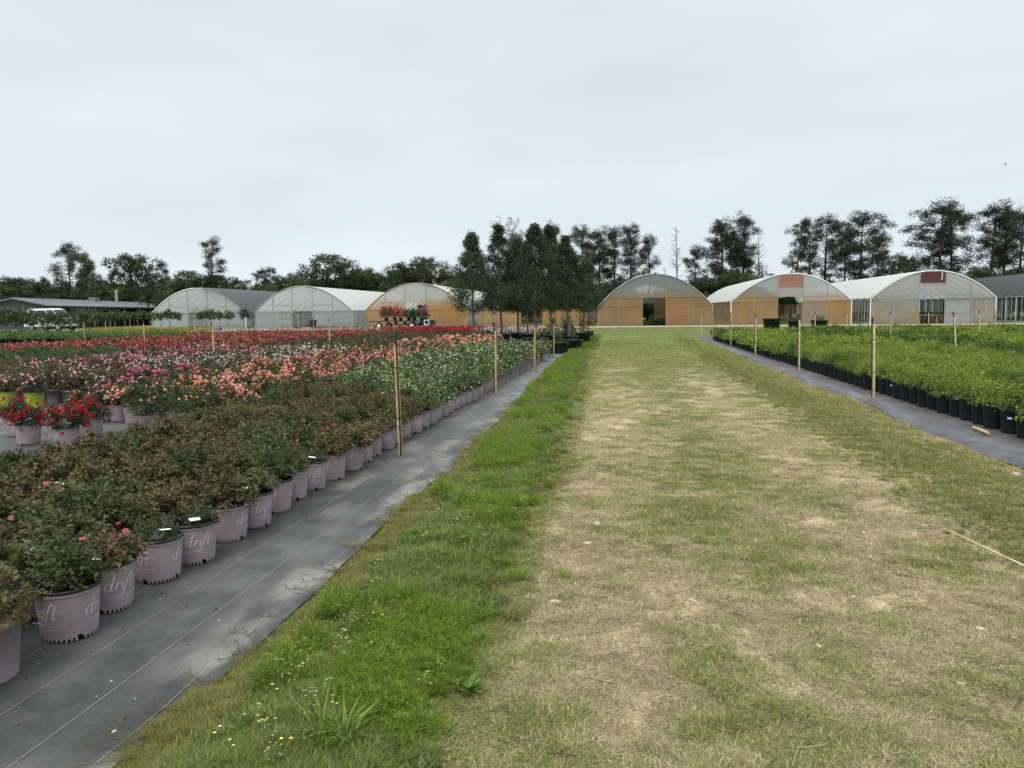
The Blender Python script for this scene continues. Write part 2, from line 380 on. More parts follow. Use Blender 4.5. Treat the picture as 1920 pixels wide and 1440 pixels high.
g = Geo(); g.add(np.stack([XX, YY, ZZ], -1).reshape(-1, 3), np.stack([gi_, gi_+1, gi_+nx+1, gi_+nx], -1), ground_color(XX, YY).reshape(-1, 3), smooth=True)
kind(mob('ground', g, M_ground), 'structure')
# gravel road in front of the greenhouses
g = Geo(); X = np.linspace(-130, 110, 240); wob = (fbm(X*.25, X*0, 71, 3)-.5)
v = np.concatenate([np.stack([X, 73.2+wob*1.6, X*0+.02], -1), np.stack([X, 79.3+wob*.4, X*0+.03], -1)])
n_ = len(X); i = np.arange(n_-1)
g.add(v, np.stack([i, i+1, i+n_+1, i+n_], -1), (.47, .41, .31))
kind(mob('gravel_road', g, M_ground), 'structure')
g = Geo(); g.add([[-125, 60.4, .024], [-30, 66, .024], [-30, 67.2, .024], [-125, 62.6, .024]], [[0, 1, 2, 3]], (.45, .42, .27)); kind(mob('dirt_track', g, M_ground), 'structure')

# left cloth
def cloth_color(x, y, side):
    f = fbm(x*2, y*1.1, 81, 5); c = lerp((.052, .053, .053), (.084, .085, .084), sstep(.4, .62, f)[..., None])
    f2 = fbm(x*5, y*2, 91, 4)
    if side == 'L':
        e_ = sstep(-.45, -.05, x-edgeL(y))*sstep(.35, .7, f2)
        c = lerp(c, (.24, .235, .22), e_[..., None]*.75)
        d_ = .6*sstep(.55, .72, f2)*sstep(2.7, 2.3, -x)*sstep(4, 7, y)
        c = lerp(c, (.23, .225, .20), d_[..., None]*.6)
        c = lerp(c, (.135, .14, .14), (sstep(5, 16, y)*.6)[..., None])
        for (cx, cy, st) in STAINS:
            r = np.hypot(x-cx, y-cy); k_ = sstep(.135, .125, r)*st; ring = np.exp(-((r-.135)/.008)**2)*.55*st
            c = lerp(c, (.034, .035, .036), k_[..., None]*.7); c = lerp(c, (.19, .19, .18), ring[..., None]*.5)
    else:
        c = lerp((.092, .093, .099), (.135, .136, .143), sstep(.35, .65, f)[..., None])
        nr = sstep(.35, .05, x-4.15)*0+sstep(4.0, 4.35, x)*.45
        c = lerp(c, (.07, .06, .055), nr[..., None])
    return c
STAINS = [(-2.20, 2.60, .25), (-2.24, 3.18, .5), (-1.97, 2.42, .18), (-2.25, 3.62, .4), (-2.02, 3.40, .15), (-2.24, 4.42, .55), (-2.0, 4.20, .25), (-2.25, 5.15, .5), (-2.3, 6.1, .3)]
def strip(name, xa, xb, ys, m, side, nx=60, zf=None, back=0):
    yv = ys; t = np.linspace(0, 1, nx)
    Xa = xa(yv)[:, None]; Xb = xb(yv)[:, None]; Xg = Xa+(Xb-Xa)*t[None]; Yg = np.repeat(yv[:, None], nx, 1)
    Zg = zf(Xg, Yg); gi = (np.arange(len(yv)-1)[:, None]*nx+np.arange(nx-1)[None]).ravel()
    g = Geo(); g.add(np.stack([Xg, Yg, Zg], -1).reshape(-1, 3), np.stack([gi, gi+1, gi+nx+1, gi+nx], -1), cloth_color(Xg, Yg, side).reshape(-1, 3), smooth=True)
    return kind(mob(name, g, m), 'structure')
def zcl(x, y): return .012+(fbm(x*2.2, y*1.1, 101, 3)-.5)*.012+.004*np.sin(y*9+x*3)*sstep(.5, 0, np.abs(x-edgeL(y)))
def zcr(x, y):
    d = x-edgeR(y); return .014+(fbm(x*1.8, y*1.3, 111, 3)-.5)*.03*sstep(1.2, .2, d)+.05*np.exp(-((d-.12)/.12)**2)*(.4+vnoise(y*1.5, y*0, 4))-.03*sstep(.06, 0, d)
yv = np.concatenate([np.linspace(-1, 1.8, 6), np.geomspace(1.85, 53, 420)])
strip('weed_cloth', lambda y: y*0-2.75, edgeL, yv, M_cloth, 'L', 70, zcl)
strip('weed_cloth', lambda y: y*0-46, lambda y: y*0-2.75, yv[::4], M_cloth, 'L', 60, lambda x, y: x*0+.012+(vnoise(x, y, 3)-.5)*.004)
yr = np.geomspace(5, 50, 300)
strip('weed_cloth', edgeR, lambda y: y*0+4.6, yr, M_cloth, 'R', 44, zcr)
strip('weed_cloth', lambda y: y*0+4.6, lambda y: y*0+40, yr[::4], M_cloth, 'R', 40, lambda x, y: x*0+.012)
def seam(x0, y0, y1, w=.0026, zf=zcl, wob=.01, col=(.5, .5, .48)):
    g = Geo(); y = np.geomspace(y0, y1, 260); x = x0+(vnoise(y*.8, y*0, int(abs(x0)*50))-.5)*wob*2; ww = w*np.clip(y/6, 1, 2.6)
    v = np.concatenate([np.stack([x-ww/2, y, zf(x, y)+.004], -1), np.stack([x+ww/2, y, zf(x, y)+.004], -1)]); n = len(y); i = np.arange(n-1)
    g.add(v, np.stack([i, i+n, i+n+1, i+1], -1), col); return g
M_seam = plain('white_stitching', (.30, .30, .29), .8, .25, 14)
for i, x0 in enumerate((-2.60, -2.31, -2.02, -1.735)):
    kind(mob('stitched_seam', seam(x0, 1.5, 40 if x0 < -1.9 else 17), M_seam), 'structure')
kind(mob('stitched_seam', seam(4.10, 6, 20, zf=zcr, w=.003), plain('grey_stitching', (.2, .2, .2), .8, .25, 14)), 'structure')

# ------------------------------------------------------------------ grass and weeds (stuff)
def tuft(n, h, spread, wd, cols, lean=.7, seed=0, curl=.25, flat=0):
    r = np.random.default_rng(seed); g = Geo()
    a = r.uniform(0, 2*PI, n); b = r.uniform(0, 1, n)**.6*spread
    p = np.stack([np.cos(a)*b, np.sin(a)*b, np.zeros(n)-.004], -1)
    aa = a+r.normal(0, .8, n); ln = h*r.uniform(.55, 1.15, n); tl = r.uniform(.1+.35*(lean > 1.2), lean, n) if not flat else r.uniform(1.1, 1.5, n)
    d1 = np.stack([np.cos(aa)*np.sin(tl), np.sin(aa)*np.sin(tl), np.cos(tl)], -1)
    tl2 = np.clip(tl+curl*r.uniform(.6, 2.2, n), 0, 1.62); d2 = np.stack([np.cos(aa)*np.sin(tl2), np.sin(aa)*np.sin(tl2), np.cos(tl2)], -1)
    s = np.stack([-np.sin(aa), np.cos(aa), np.zeros(n)], -1)*(wd*r.uniform(.7, 1.3, n))[:, None]/2
    m_ = p+d1*(ln*.5)[:, None]; t_ = m_+d2*(ln*.5)[:, None]
    v = np.stack([p-s, p+s, m_+s*.8, t_, m_-s*.8], 1).reshape(-1, 3); bse = np.arange(n)[:, None]*5
    f = np.concatenate([bse+np.array([0, 1, 2]), bse+np.array([0, 2, 4]), bse+np.array([4, 2, 3])])
    ci = r.integers(0, len(cols), n); c = np.asarray(cols)[ci]*r.uniform(.75, 1.25, (n, 1))
    g.add(v, f, np.repeat(c, 5, 0)); return g
G1 = [(.20, .245, .062), (.155, .20, .048), (.27, .29, .095), (.40, .36, .17)]
G2 = [(.15, .205, .042), (.19, .255, .05), (.11, .155, .036), (.25, .28, .09)]
DRY = [(.50, .42, .26), (.38, .32, .19), (.60, .52, .35), (.26, .21, .12)]
YEL = [(.25, .26, .07), (.19, .22, .055), (.34, .31, .11), (.15, .15, .055)]
T = {}
T['short'] = [tuft(36, .036, .055, .0032, G1, 1.45, s, .5).mesh('tuft', M_grass) for s in range(4)]
T['straw'] = [tuft(34, .05, .06, .0028, DRY, 1.4, 10+s, .5, 1).mesh('tuft', M_grass) for s in range(4)]
T['mix'] = [tuft(36, .040, .06, .003, DRY[:3]+G1[:2], 1.5, 20+s, .5).mesh('tuft', M_grass) for s in range(3)]
T['lush'] = [tuft(46, .11, .05, .0042, G2, .85, 30+s, .45).mesh('tuft', M_grass) for s in range(4)]
T['yellow'] = [tuft(52, .06, .06, .0036, YEL, 1.2, 40+s, .35).mesh('tuft', M_grass) for s in range(4)]
T['long'] = [tuft(70, .24, .03, .005, [(.18, .29, .05), (.25, .36, .08), (.15, .23, .05)], .75, 50+s, .5).mesh('tuft', M_grass) for s in range(2)]
def feather(seed, R=.075, n=520, cols=((.15, .235, .032), (.215, .32, .045), (.11, .17, .03))):
    r = np.random.default_rng(seed); g = Geo()
    k = 26; tip = unit(np.stack([r.normal(0, .6, k), r.normal(0, .6, k), r.uniform(.4, 1.2, k)], -1))*R*r.uniform(.7, 1.25, (k, 1))
    j = r.integers(0, k, n); t = r.uniform(.35, 1, (n, 1)); p = tip[j]*t+r.normal(0, .007, (n, 3)); p[:, 2] = np.abs(p[:, 2])
    d = unit(tip[j]+r.normal(0, .05, (n, 3))); c = np.asarray(cols)[r.integers(0, 3, n)]*lerp(.75, 1.2, t)
    leaves(g, p, d, r.normal(0, 1, (n, 3)), .017*r.uniform(.6, 1.3, n), .003, c); return g
T['feather'] = [feather(60+s).mesh('weed', M_grass) for s in range(3)]
def broad(seed, n=26, L=.035, c=(.10, .17, .06)):
    r = np.random.default_rng(seed); g = Geo(); a = r.uniform(0, 2*PI, n); e_ = r.uniform(.1, .8, n)
    d = np.stack([np.cos(a)*np.cos(e_), np.sin(a)*np.cos(e_), np.sin(e_)], -1); p = d*.01+np.stack([r.normal(0, .02, n), r.normal(0, .02, n), r.uniform(0, .03, n)], -1)
    leaves(g, p, d, np.tile([0, 0, 1.], (n, 1))+r.normal(0, .3, (n, 3)), L*r.uniform(.6, 1.2, n), L*.36, np.asarray(c)*r.uniform(.7, 1.3, (n, 1))); return g
T['broad'] = [broad(70+s).mesh('weed', M_grass) for s in range(2)]
def stalk(seed, h, fc, fr, n=5):
    r = np.random.default_rng(seed); g = Geo()
    for _ in range(n):
        a = r.uniform(0, 2*PI); q = A(math.cos(a)*.03, math.sin(a)*.03, h*r.uniform(.6, 1.1)); p0 = A(*r.normal(0, .01, 2), 0)
        tube(g, [p0, p0+q*.5+A(0, 0, .01), p0+q], [.0012, .001, .0008], 3, (.24, .28, .09), cap=False)
        k = 8; th = np.arange(k)*2*PI/k; dd = np.stack([np.cos(th), np.sin(th), np.full(k, .45)], -1)
        leaves(g, np.tile(p0+q, (k, 1)), dd, np.tile([0, 0, 1.], (k, 1)), fr, fr*.8, fc)
    return g
T['yflower'] = [stalk(80+s, .10, (.75, .66, .22), .008, 2).mesh('wildflower', M_grass) for s in range(2)]
T['seed'] = [stalk(84+s, .12, (.42, .40, .22), .007, 6).mesh('seedhead', M_grass) for s in range(2)]
T['whitefl'] = [stalk(88, .11, (.50, .52, .38), .005, 7).mesh('wildflower', M_grass)]
def samp(n, y0, y1, p=1.6):                  # more points near the viewer
    u = rng.uniform(0, 1, n); q = 1-p if p != 1 else -.001
    return (y0**q+u*(y1**q-y0**q))**(1/q)
def gz(x, y):                                # height of the ground sheet
    z = (fbm(x*1.1, y*.9, 50, 3)-.5)*.05*sstep(60, 20, y) + (fbm(x*6, y*6, 60, 3)-.5)*.03*sstep(14, 7, y)
    onc = np.maximum(sstep(edgeL(y)-.03, edgeL(y)-.14, x), sstep(edgeR(y)+.03, edgeR(y)+.14, x))*sstep(60, 50, y)
    return z*(1-onc)-.035*onc+.03*np.exp(-((x+1.05)/.35)**2)*sstep(30, 10, y)
def cut(x, y, extra=6): # only what the view can hold
    return (x > -.93*y-.6) & (x < .50*y+.8)
def cloud(keys, sel):
    lst = []; off = {}
    for k in keys: off[k] = (len(lst), len(T[k])); lst += T[k]
    idx = np.zeros(len(sel), int)
    for i, k in enumerate(keys):
        m_ = sel == i; idx[m_] = off[k][0]+rng.integers(0, off[k][1], m_.sum())
    return lst, idx
# track turf
n = 95000; y = samp(n, 1.9, 46, 2.0); x = rng.uniform(-.9, 3.75, n); ok = cut(x, y) & (x < edgeR(y)-.03); x, y = x[ok], y[ok]
gf = green_field(x, y); u = rng.uniform(0, 1, len(x))
bare = .7*sstep(.50, .68, fbm(x*3.6+9, y*3.2, 33, 5))*(1-gf); keep = (u > bare*.82); x, y, gf = x[keep], y[keep], gf[keep]; u = rng.uniform(0, 1, len(x))
sel = np.where(u < gf*.9+.02, 0, np.where(u < gf*.5+.4, 2, 1))
lst, idx = cloud(['short', 'straw', 'mix'], sel)
s_ = rng.uniform(.55, 1.1, len(x))*np.clip((y/5)**.45, .8, 2.3); s3 = np.stack([s_, s_, s_*np.where(y > 12, .8, 1)*(.8+.7*gf)], -1)
scatter('track_grass', np.stack([x, y, gz(x, y)], -1), lst, idx, rng.uniform(0, 6.28, len(x)), s3)
# left verge
n = 46000; y = samp(n, 1.7, 50, 1.9); x = edgeL(y)+rng.uniform(-.05, 1.15, n); ok = cut(x, y); x, y = x[ok], y[ok]
d = x-edgeL(y); u = rng.uniform(0, 1, len(x)); pf = fbm(x*2.2, y*1.5, 200, 4); farv = sstep(5, 14, y)
lushp = sstep(.14, .36, d+.12*farv+.25*(pf-.5))*sstep(1.12, .6, d+.5*(pf-.5))*(1-.35*farv)
sel = np.full(len(x), 3)
sel = np.where(u < lushp, np.where(pf > .52, 1, 0), np.where(d < .24, 2, 3))
sel = np.where((sel == 1) & (rng.uniform(0, 1, len(x)) < .35), 0, sel)
sel = np.where((sel == 0) & (rng.uniform(0, 1, len(x)) < .18), 4, sel); sel = np.where((sel < 2) & (rng.uniform(0, 1, len(x)) < .16+.3*farv), np.where(rng.uniform(0, 1, len(x)) < .5, 2, 3), sel)
keep = ~((d < .42) & (d > .1) & (fbm(x*4, y*3, 210, 3) > .60) & (y < 7) & (rng.uniform(0, 1, len(x)) < .75)) & (rng.uniform(0, 1, len(x)) < np.where(d > .9, .55, 1)); x, y, sel, d = x[keep], y[keep], sel[keep], d[keep]
lst, idx = cloud(['lush', 'feather', 'yellow', 'short', 'broad'], sel)
s_ = rng.uniform(.6, 1.25, len(x))*np.clip((y/5)**.4, .85, 2.0)*np.where(sel == 2, .8, 1)*np.where(d < .15, .7, 1)
scatter('verge_grass', np.stack([x, y, gz(x, y)], -1), lst, idx, rng.uniform(0, 6.28, len(x)), s_*np.where(sel == 0, .72, 1))
# right verge
n = 15000; y = samp(n, 4.5, 50, 1.7); x = edgeR(y)-rng.uniform(.02, 1.5, n)**1.0; ok = cut(x, y); x, y = x[ok], y[ok]
d = edgeR(y)-x; u = rng.uniform(0, 1, len(x)); mulch = (d < .40) & (y < 22) & (rng.uniform(0, 1, len(x)) < .97); ok = ~mulch & (u < sstep(1.5, .6, d)+.15); x, y, d = x[ok], y[ok], d[ok]
pf = fbm(x*1.8, y*1.1, 220, 4); u = rng.uniform(0, 1, len(x))
sel = np.where(u < .2, 0, np.where(u < .72, 1, np.where(pf > .60, 3, 2)))
lst, idx = cloud(['lush', 'short', 'yellow', 'seed'], sel)
s_ = rng.uniform(.5, 1.0, len(x))*np.clip((y/6)**.4, .8, 1.7)*np.where(sel == 0, .5, 1)*(.5+.5*sstep(.4, 1.1, d))
scatter('roadside_grass', np.stack([x, y, gz(x, y)], -1), lst, idx, rng.uniform(0, 6.28, len(x)), s_)
# far turf beyond the beds
n = 9000; y = samp(n, 44, 73, 1.2); x = rng.uniform(-3.2, 45, n); ok = cut(x, y); x, y = x[ok], y[ok]
lst, idx = cloud(['short', 'mix'], (rng.uniform(0, 1, len(x)) < .3).astype(int)); s_ = rng.uniform(2.2, 3.6, len(x))
scatter('far_grass', np.stack([x, y, gz(x, y)], -1), lst, idx, rng.uniform(0, 6.28, len(x)), np.stack([s_, s_, s_*.6], -1))
# wild flowers and seed heads
n = 420; y = samp(n, 2.2, 30, .8); x = edgeL(y)+rng.uniform(.3, 1.0, n); ok = (fbm(x*1.5, y*.6, 230, 3) > .5) | (rng.uniform(0, 1, n) < .08); x, y = x[ok], y[ok]
x2 = np.concatenate([x, edgeR(y)-rng.uniform(.4, 1.1, len(y))]); y2 = np.concatenate([y, y]); ok = cut(x2, y2); x2, y2 = x2[ok], y2[ok]
u = rng.uniform(0, 1, len(x2)); lst, idx = cloud(['yflower', 'seed', 'whitefl'], np.where(u < .5, 0, np.where(u < .8, 1, 2)))
scatter('wildflowers', np.stack([x2, y2, gz(x2, y2)+.02], -1), lst, idx, u*60, rng.uniform(.7, 1.3, len(x2))*np.clip((y2/7)**.3, .9, 1.6))
# dead stems lying about on the turf, and litter on the cloth
g = Geo(); n = 420; yy = samp(n, 2, 14, 1.3); xx_ = rng.uniform(-1.2, 3.3, n); aa = rng.uniform(0, PI, n)
for i in range(n):
    L = rng.uniform(.04, .14)*(1+.08*yy[i]); z = float(gz(xx_[i], yy[i]))+.02; dx, dy = math.cos(aa[i])*L/2, math.sin(aa[i])*L/2
    c = DRY[i % 3] if i % 5 else (.10, .08, .06)
    tube(g, [(xx_[i]-dx, yy[i]-dy, z), (xx_[i]+rng.normal(0, .008), yy[i]+rng.normal(0, .008), z+.008), (xx_[i]+dx, yy[i]+dy, z)], .0016, 3, c, cap=False)
for i in range(900):
    y = float(samp(1, 2, 12, 1.6)[0]); x = rng.uniform(-.6, 3.2); q = rng.uniform(.003, .011); c = [(.40, .33, .24), (.50, .43, .33), (.20, .15, .10), (.33, .28, .2)][i % 4]
    box(g, (x, y, float(gz(x, y))+q*.3), (q*1.4, q, q*.7), rng.uniform(0, 3), c)
kind(mob('dry_stems', g, M_grass), 'stuff')
g = Geo()
for i in range(150):
    y = float(samp(1, 2.2, 20, 1.2)[0]); x = rng.uniform(-2.5, -1.7); s = rng.uniform(.004, .011); c = [(.05, .04, .03), (.45, .45, .4), (.12, .09, .05), (.06, .05, .04)][i % 4]
    box(g, (x, y, float(zcl(x, y))+s*.3), (s, s*rng.uniform(.5, 1.4), s*.5), rng.uniform(0, 3), c)
for i in range(500):
    y = float(samp(1, 7, 24, 1.2)[0]); x = float(edgeR(y))+(rng.uniform(.5, .85) if i % 5 == 0 else -rng.uniform(.02, .36)); s = rng.uniform(.008, .02)
    z = float(zcr(x, y)) if i % 5 == 0 else float(gz(x, y)); c = [(.24, .16, .09), (.42, .34, .23), (.12, .08, .05), (.5, .42, .3)][i % 4]
    box(g, (x, y, z+s*.3), (s, s*rng.uniform(.4, 1), s*.4), rng.uniform(0, 3), c)
kind(mob('bark_litter', g, M_vcol), 'stuff')
# grass runners creeping over the cloth edge
g = Geo()
for i in range(70):
    y0 = float(samp(1, 2.2, 14, 1.1)[0]); p = A(edgeL(y0)+.02, y0, .02); a = rng.uniform(2.0, 4.2); pts = [p]
    for k in range(5): a += rng.normal(0, .25); p = p+A(math.cos(a), math.sin(a), 0)*rng.uniform(.02, .05)+A(0, 0, rng.uniform(-.003, .012)); pts.append(p.copy())
    tube(g, pts, .0014, 3, (.16, .15, .06), cap=False)
    for q in pts[1:]:
        dd = rng.normal(0, 1, (3, 3)); dd[:, 2] = abs(dd[:, 2]); leaves(g, np.tile(q, (3, 1)), dd, rng.normal(0, 1, (3, 3)), .035, .003, (.15, .17, .06))
kind(mob('creeping_grass', g, M_grass), 'stuff')

# ------------------------------------------------------------------ bushes
def bush(seed, n, R, H, leaf, ca, cb, mixp=.5, k=60, asp=.62, z0=.0, stems=True, flat=.75, topcol=None, openness=.3, stemc=(.10, .07, .045)):
    r = np.random.default_rng(seed); g = Geo()
    a = r.uniform(0, 2*PI, k); el = np.arcsin(r.uniform(.02, 1, k)); lump = r.uniform(.78, 1.18, k)
    tip = np.stack([np.cos(a)*np.cos(el)*R, np.sin(a)*np.cos(el)*R, np.sin(el)*H], -1)*lump[:, None]
    tip[:, 2] += .02*H
    j = r.integers(0, k, n); t = r.uniform(openness, 1.04, (n, 1))**.7
    bend = np.stack([np.zeros(n), np.zeros(n), .18*H*np.sin(t[:, 0]*PI)], -1)
    p = tip[j]*t+bend+r.normal(0, R*.085, (n, 3))
    p[:, 2] = np.where(p[:, 2] < -.01, np.abs(p[:, 2])*.5, p[:, 2])
    out = unit(p*A(1, 1, .6)+A(0, 0, .02)); d = unit(out*.6+r.normal(0, .6, (n, 3))); nr = unit(out+A(0, 0, 1.0)*flat+r.normal(0, .45, (n, 3)))
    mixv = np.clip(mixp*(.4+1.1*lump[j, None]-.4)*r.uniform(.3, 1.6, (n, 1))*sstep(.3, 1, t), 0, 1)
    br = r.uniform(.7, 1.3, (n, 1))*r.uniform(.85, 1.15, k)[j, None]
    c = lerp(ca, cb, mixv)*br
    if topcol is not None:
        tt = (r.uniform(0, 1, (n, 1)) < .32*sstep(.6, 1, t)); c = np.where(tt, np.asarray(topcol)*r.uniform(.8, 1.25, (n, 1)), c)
    leaves(g, p+A(0, 0, z0), d, nr, leaf*r.uniform(.65, 1.3, n), leaf*asp*r.uniform(.7, 1.2, n), c)
    if stems:
        for i in range(0, k, 2): tube(g, [A(0, 0, z0-.02), tip[i]*.5+A(0, 0, z0+.12*H), tip[i]*.98+A(0, 0, z0)], [.004, .003, .0015], 3, stemc, m=1, cap=False)
    return g, tip+A(0, 0, z0)
def blooms(g, pts, nr, rad_, cols, r, m=2, detail=1):
    """double rose blooms: rings of cupped petals"""
    n = len(pts)
    if n == 0: return
    nr = unit(nr); ref = np.tile([0.31, .95, .11], (n, 1)); a = unit(np.cross(nr, ref)); b = np.cross(nr, a)
    cc = np.asarray(cols, float); cc = cc[r.integers(0, len(cc), n)]*r.uniform(.85, 1.12, (n, 1))
    rr = (rad_*r.uniform(.7, 1.2, n))[:, None]
    if detail == 0:
        q = 6; th = np.arange(q)*2*PI/q
        ring = pts[:, None]+rr[:, None]*(a[:, None]*np.cos(th)[:, None]+b[:, None]*np.sin(th)[:, None])
        v = np.concatenate([(pts+nr*rr*.55)[:, None], ring], 1).reshape(-1, 3); bs = np.arange(n)[:, None]*(q+1)
        f = np.concatenate([bs+np.array([0, 1+i, 1+(i+1) % q]) for i in range(q)])
        col = np.repeat(cc, q+1, 0).reshape(n, q+1, 3); col[:, 1:] *= lerp(.8, 1.05, np.tile([0, 1], 3))[None, :, None]
        g.add(v, f, np.clip(col.reshape(-1, 3), 0, .95), m); return
    for (q, el, s, hh, off) in ((6, .12, 1.0, 0, 0), (6, .6, .85, .12, .5), (5, 1.05, .6, .18, .2), (3, 1.35, .4, .22, 0)):
        th = (np.arange(q)+off)*2*PI/q
        for k_ in range(q):
            d = a*math.cos(th[k_])*math.cos(el)+b*math.sin(th[k_])*math.cos(el)+nr*math.sin(el)
            leaves(g, pts+nr*rr*hh, d, nr*math.cos(el)-(a*math.cos(th[k_])+b*math.sin(th[k_]))*math.sin(el)+1e-3, (rr*s)[:, 0], (rr*s*.95)[:, 0], np.clip(cc*(1.08-.16*(el > .5)), 0, .95), m, .1)
def bloomset(tip, frac, r, clus=1, jit=.03, up=.02):
    s = tip[r.uniform(0, 1, len(tip)) < frac]; s = s[s[:, 2] > np.percentile(tip[:, 2], 15)]
    s = np.repeat(s, clus, 0); p = s+r.normal(0, jit, s.shape)+A(0, 0, up); nr = unit(s*A(1, 1, 0)*.8+A(0, 0, .25)+r.normal(0, .25, s.shape)); return p, nr
BR_A, BR_B = (.078, .106, .038), (.17, .100, .052)
GR_A, GR_B = (.040, .070, .022), (.075, .10, .035)
POTH = .24
PROF = [(.117, 0), (.1385, .222)]
def pot_geo(n=72, notch=True, col=(.5, .5, .5)):
    g = Geo(); th = np.arange(n+1)*2*PI/n
    def ring(r, z): return np.stack([np.cos(th)*r, np.sin(th)*r, np.full(n+1, z)], -1)
    zs = [(.117, 0.0), (.118, .014), (.1195, .026), (.136, .212), (.1405, .216), (.1410, .236)]
    for i in range(len(zs)-1):
        a_, b_ = ring(*zs[i]), ring(*zs[i+1]); v = np.concatenate([a_, b_]); f = []
        for j in range(n):
            big = (j % 18) in (0, 1)
            if notch and i == 0 and (big or j % 2 == 0): continue
            if notch and i == 1 and big: continue
            f.append([j, j+1, n+1+j+1, n+1+j])
        g.add(v, f, col, 0, True)
    lathe(g, [(.112, .03), (.134, .2)], 24); lathe(g, [(0.001, .028), (.118, .028)], 24)
    return g
POT = pot_geo().mesh('pot', M_pot)
g = Geo(); lathe(g, [(.1412, .230), (.1455, .232), (.146, .243), (.140, .246), (.133, .243), (.130, .215), (.128, .19)], 40); RIM = g.mesh('rim', M_rim)
g = Geo(); lathe(g, [(.001, .213), (.06, .211), (.129, .205)], 20)
rs = np.random.default_rng(5)
for i in range(60):
    a = rs.uniform(0, 6.28); q = rs.uniform(0, .12); box(g, (math.cos(a)*q, math.sin(a)*q, .212), (.012, .02, .006), rs.uniform(0, 3)); 
SOIL = g.mesh('soil', M_soil)
def potlow(mr, c=(.2, .17, .19), n=12, s=1.0, h=.24):
    g = Geo(); lathe(g, [(.112*s, 0), (.131*s, h*.9), (.139*s, h*.91), (.140*s, h), (.128*s, h), (.12*s, h*.85)], n); return g
# lettering on the lilac pots
def wrap(pts, z0, slope=(.136-.1195)/.186):
    pts = np.asarray(pts, float); z = z0+pts[:, 1]; r = .1195+(z-.026)*slope+.0012; a = pts[:, 0]/.13
    return np.stack([np.cos(a)*r, np.sin(a)*r, z], -1)
def ribbon(g, P, w=.17, nib=.45, close=False):
    P = np.asarray(P, float); k = 8; out = []; n = len(P)
    Q = np.vstack([2*P[0]-P[1], P, 2*P[-1]-P[-2]])
    for i in range(1, n):                      # Catmull-Rom
        for t in np.arange(k)/k:
            a_, b_, c_, d_ = Q[i-1], Q[i], Q[i+1], Q[i+2]
            out.append(.5*((2*b_)+(-a_+c_)*t+(2*a_-5*b_+4*c_-d_)*t*t+(-a_+3*b_-3*c_+d_)*t**3))
    out.append(P[-1]); out = np.array(out); out[:, 0] += .26*out[:, 1]
    t = unit(np.gradient(out, axis=0)); nn = np.stack([-t[:, 1], t[:, 0]], -1)
    ww = (w*(.32+.68*np.abs(nn[:, 0])))[:, None]/2*1.0
    return out-nn*ww, out+nn*ww
def lettering_geo():
    g = Geo(); U = .036
    th = np.linspace(0, 2*PI, 17)
    strokes = [np.stack([.45+.40*np.cos(th), .5+.52*np.sin(th)], -1), [(.88, 2.05), (.88, 1.2), (.85, .3), (1.0, .0), (1.22, .12)],
               [(1.42, .9), (1.55, 1.0), (1.55, .5), (1.52, 0)], [(1.55, .55), (1.75, .92), (1.98, 1.02), (2.1, .85)],
               [(2.30, .9), (2.42, 1.0), (2.38, .4), (2.42, .05), (2.62, .1)],
               [(3.55, 1.85), (3.35, 2.08), (3.10, 1.75), (2.98, 1.0), (2.85, 0), (2.70, -.75), (2.42, -.95), (2.25, -.75)],
               [(3.78, 1.75), (3.70, .9), (3.68, .2), (3.85, 0), (4.1, .15)], [(2.72, 1.0), (3.4, 1.03), (4.2, 1.0), (4.95, 1.06)]]
    for k in range(1):
        u0 = 0.0
        for s in strokes:
            a_, b_ = ribbon(g, s); n = len(a_); v = np.concatenate([a_, b_])*U+A(u0-.1, 0); i = np.arange(n-1)
            g.add(wrap(v, .115), np.stack([i, i+1, i+n+1, i+n], -1))
        dv = np.array([[2.62, 1.5], [2.76, 1.5], [2.76, 1.66], [2.62, 1.66]])+A(.15, 0); g.add(wrap(dv*U+A(u0-.1, 0), .115), [[0, 1, 2, 3]])
    return g
def text_mesh(txt, size, sp=1.0):
    cu = bpy.data.curves.new('t', 'FONT'); cu.body = txt; cu.size = size; cu.align_x = 'CENTER'; cu.space_character = sp; cu.resolution_u = 2
    o = bpy.data.objects.new('t', cu); COL.objects.link(o); bpy.context.view_layer.update()
    me = bpy.data.meshes.new_from_object(o.evaluated_get(bpy.context.evaluated_depsgraph_get()))
    v = np.array([x.co[:2] for x in me.vertices]); f = [list(p.vertices) for p in me.polygons]
    bpy.data.objects.remove(o); bpy.data.curves.remove(cu); bpy.data.meshes.remove(me); return v, f
LG = lettering_geo()
for txt, z in (('GROUNDCOVER ROSES', .078), ('MADE EASY', .062)):
    v, f = text_mesh(txt, .0135, 1.25)
    for k in range(1):
        vv = wrap(v, z)
        for q in (3, 4, 5, 6, 7, 8):
            ff = [x for x in f if len(x) == q]
            if ff: LG.add(vv, ff)
LETTER = LG.mesh('lettering', M_print)
def tagmesh(seed, c=0):
    r = np.random.default_rng(seed); g = Geo(); n = 7; t = np.linspace(0, 1, n); L, W = .10, .045
    x = t*L; z = .03*np.sin(t*2.4)+.0; v = np.concatenate([np.stack([x, np.full(n, -W/2), z], -1), np.stack([x, np.full(n, W/2), z+.006], -1)]); i = np.arange(n-1)
    g.add(v, np.stack([i, i+1, i+n+1, i+n], -1), smooth=True); return g
TAGM = tagmesh(1).mesh('care_tag', M_tag)
LM = [M_leaf, M_vcol, M_petal]
PINK = [(.82, .30, .36), (.86, .45, .48), (.80, .25, .33)]
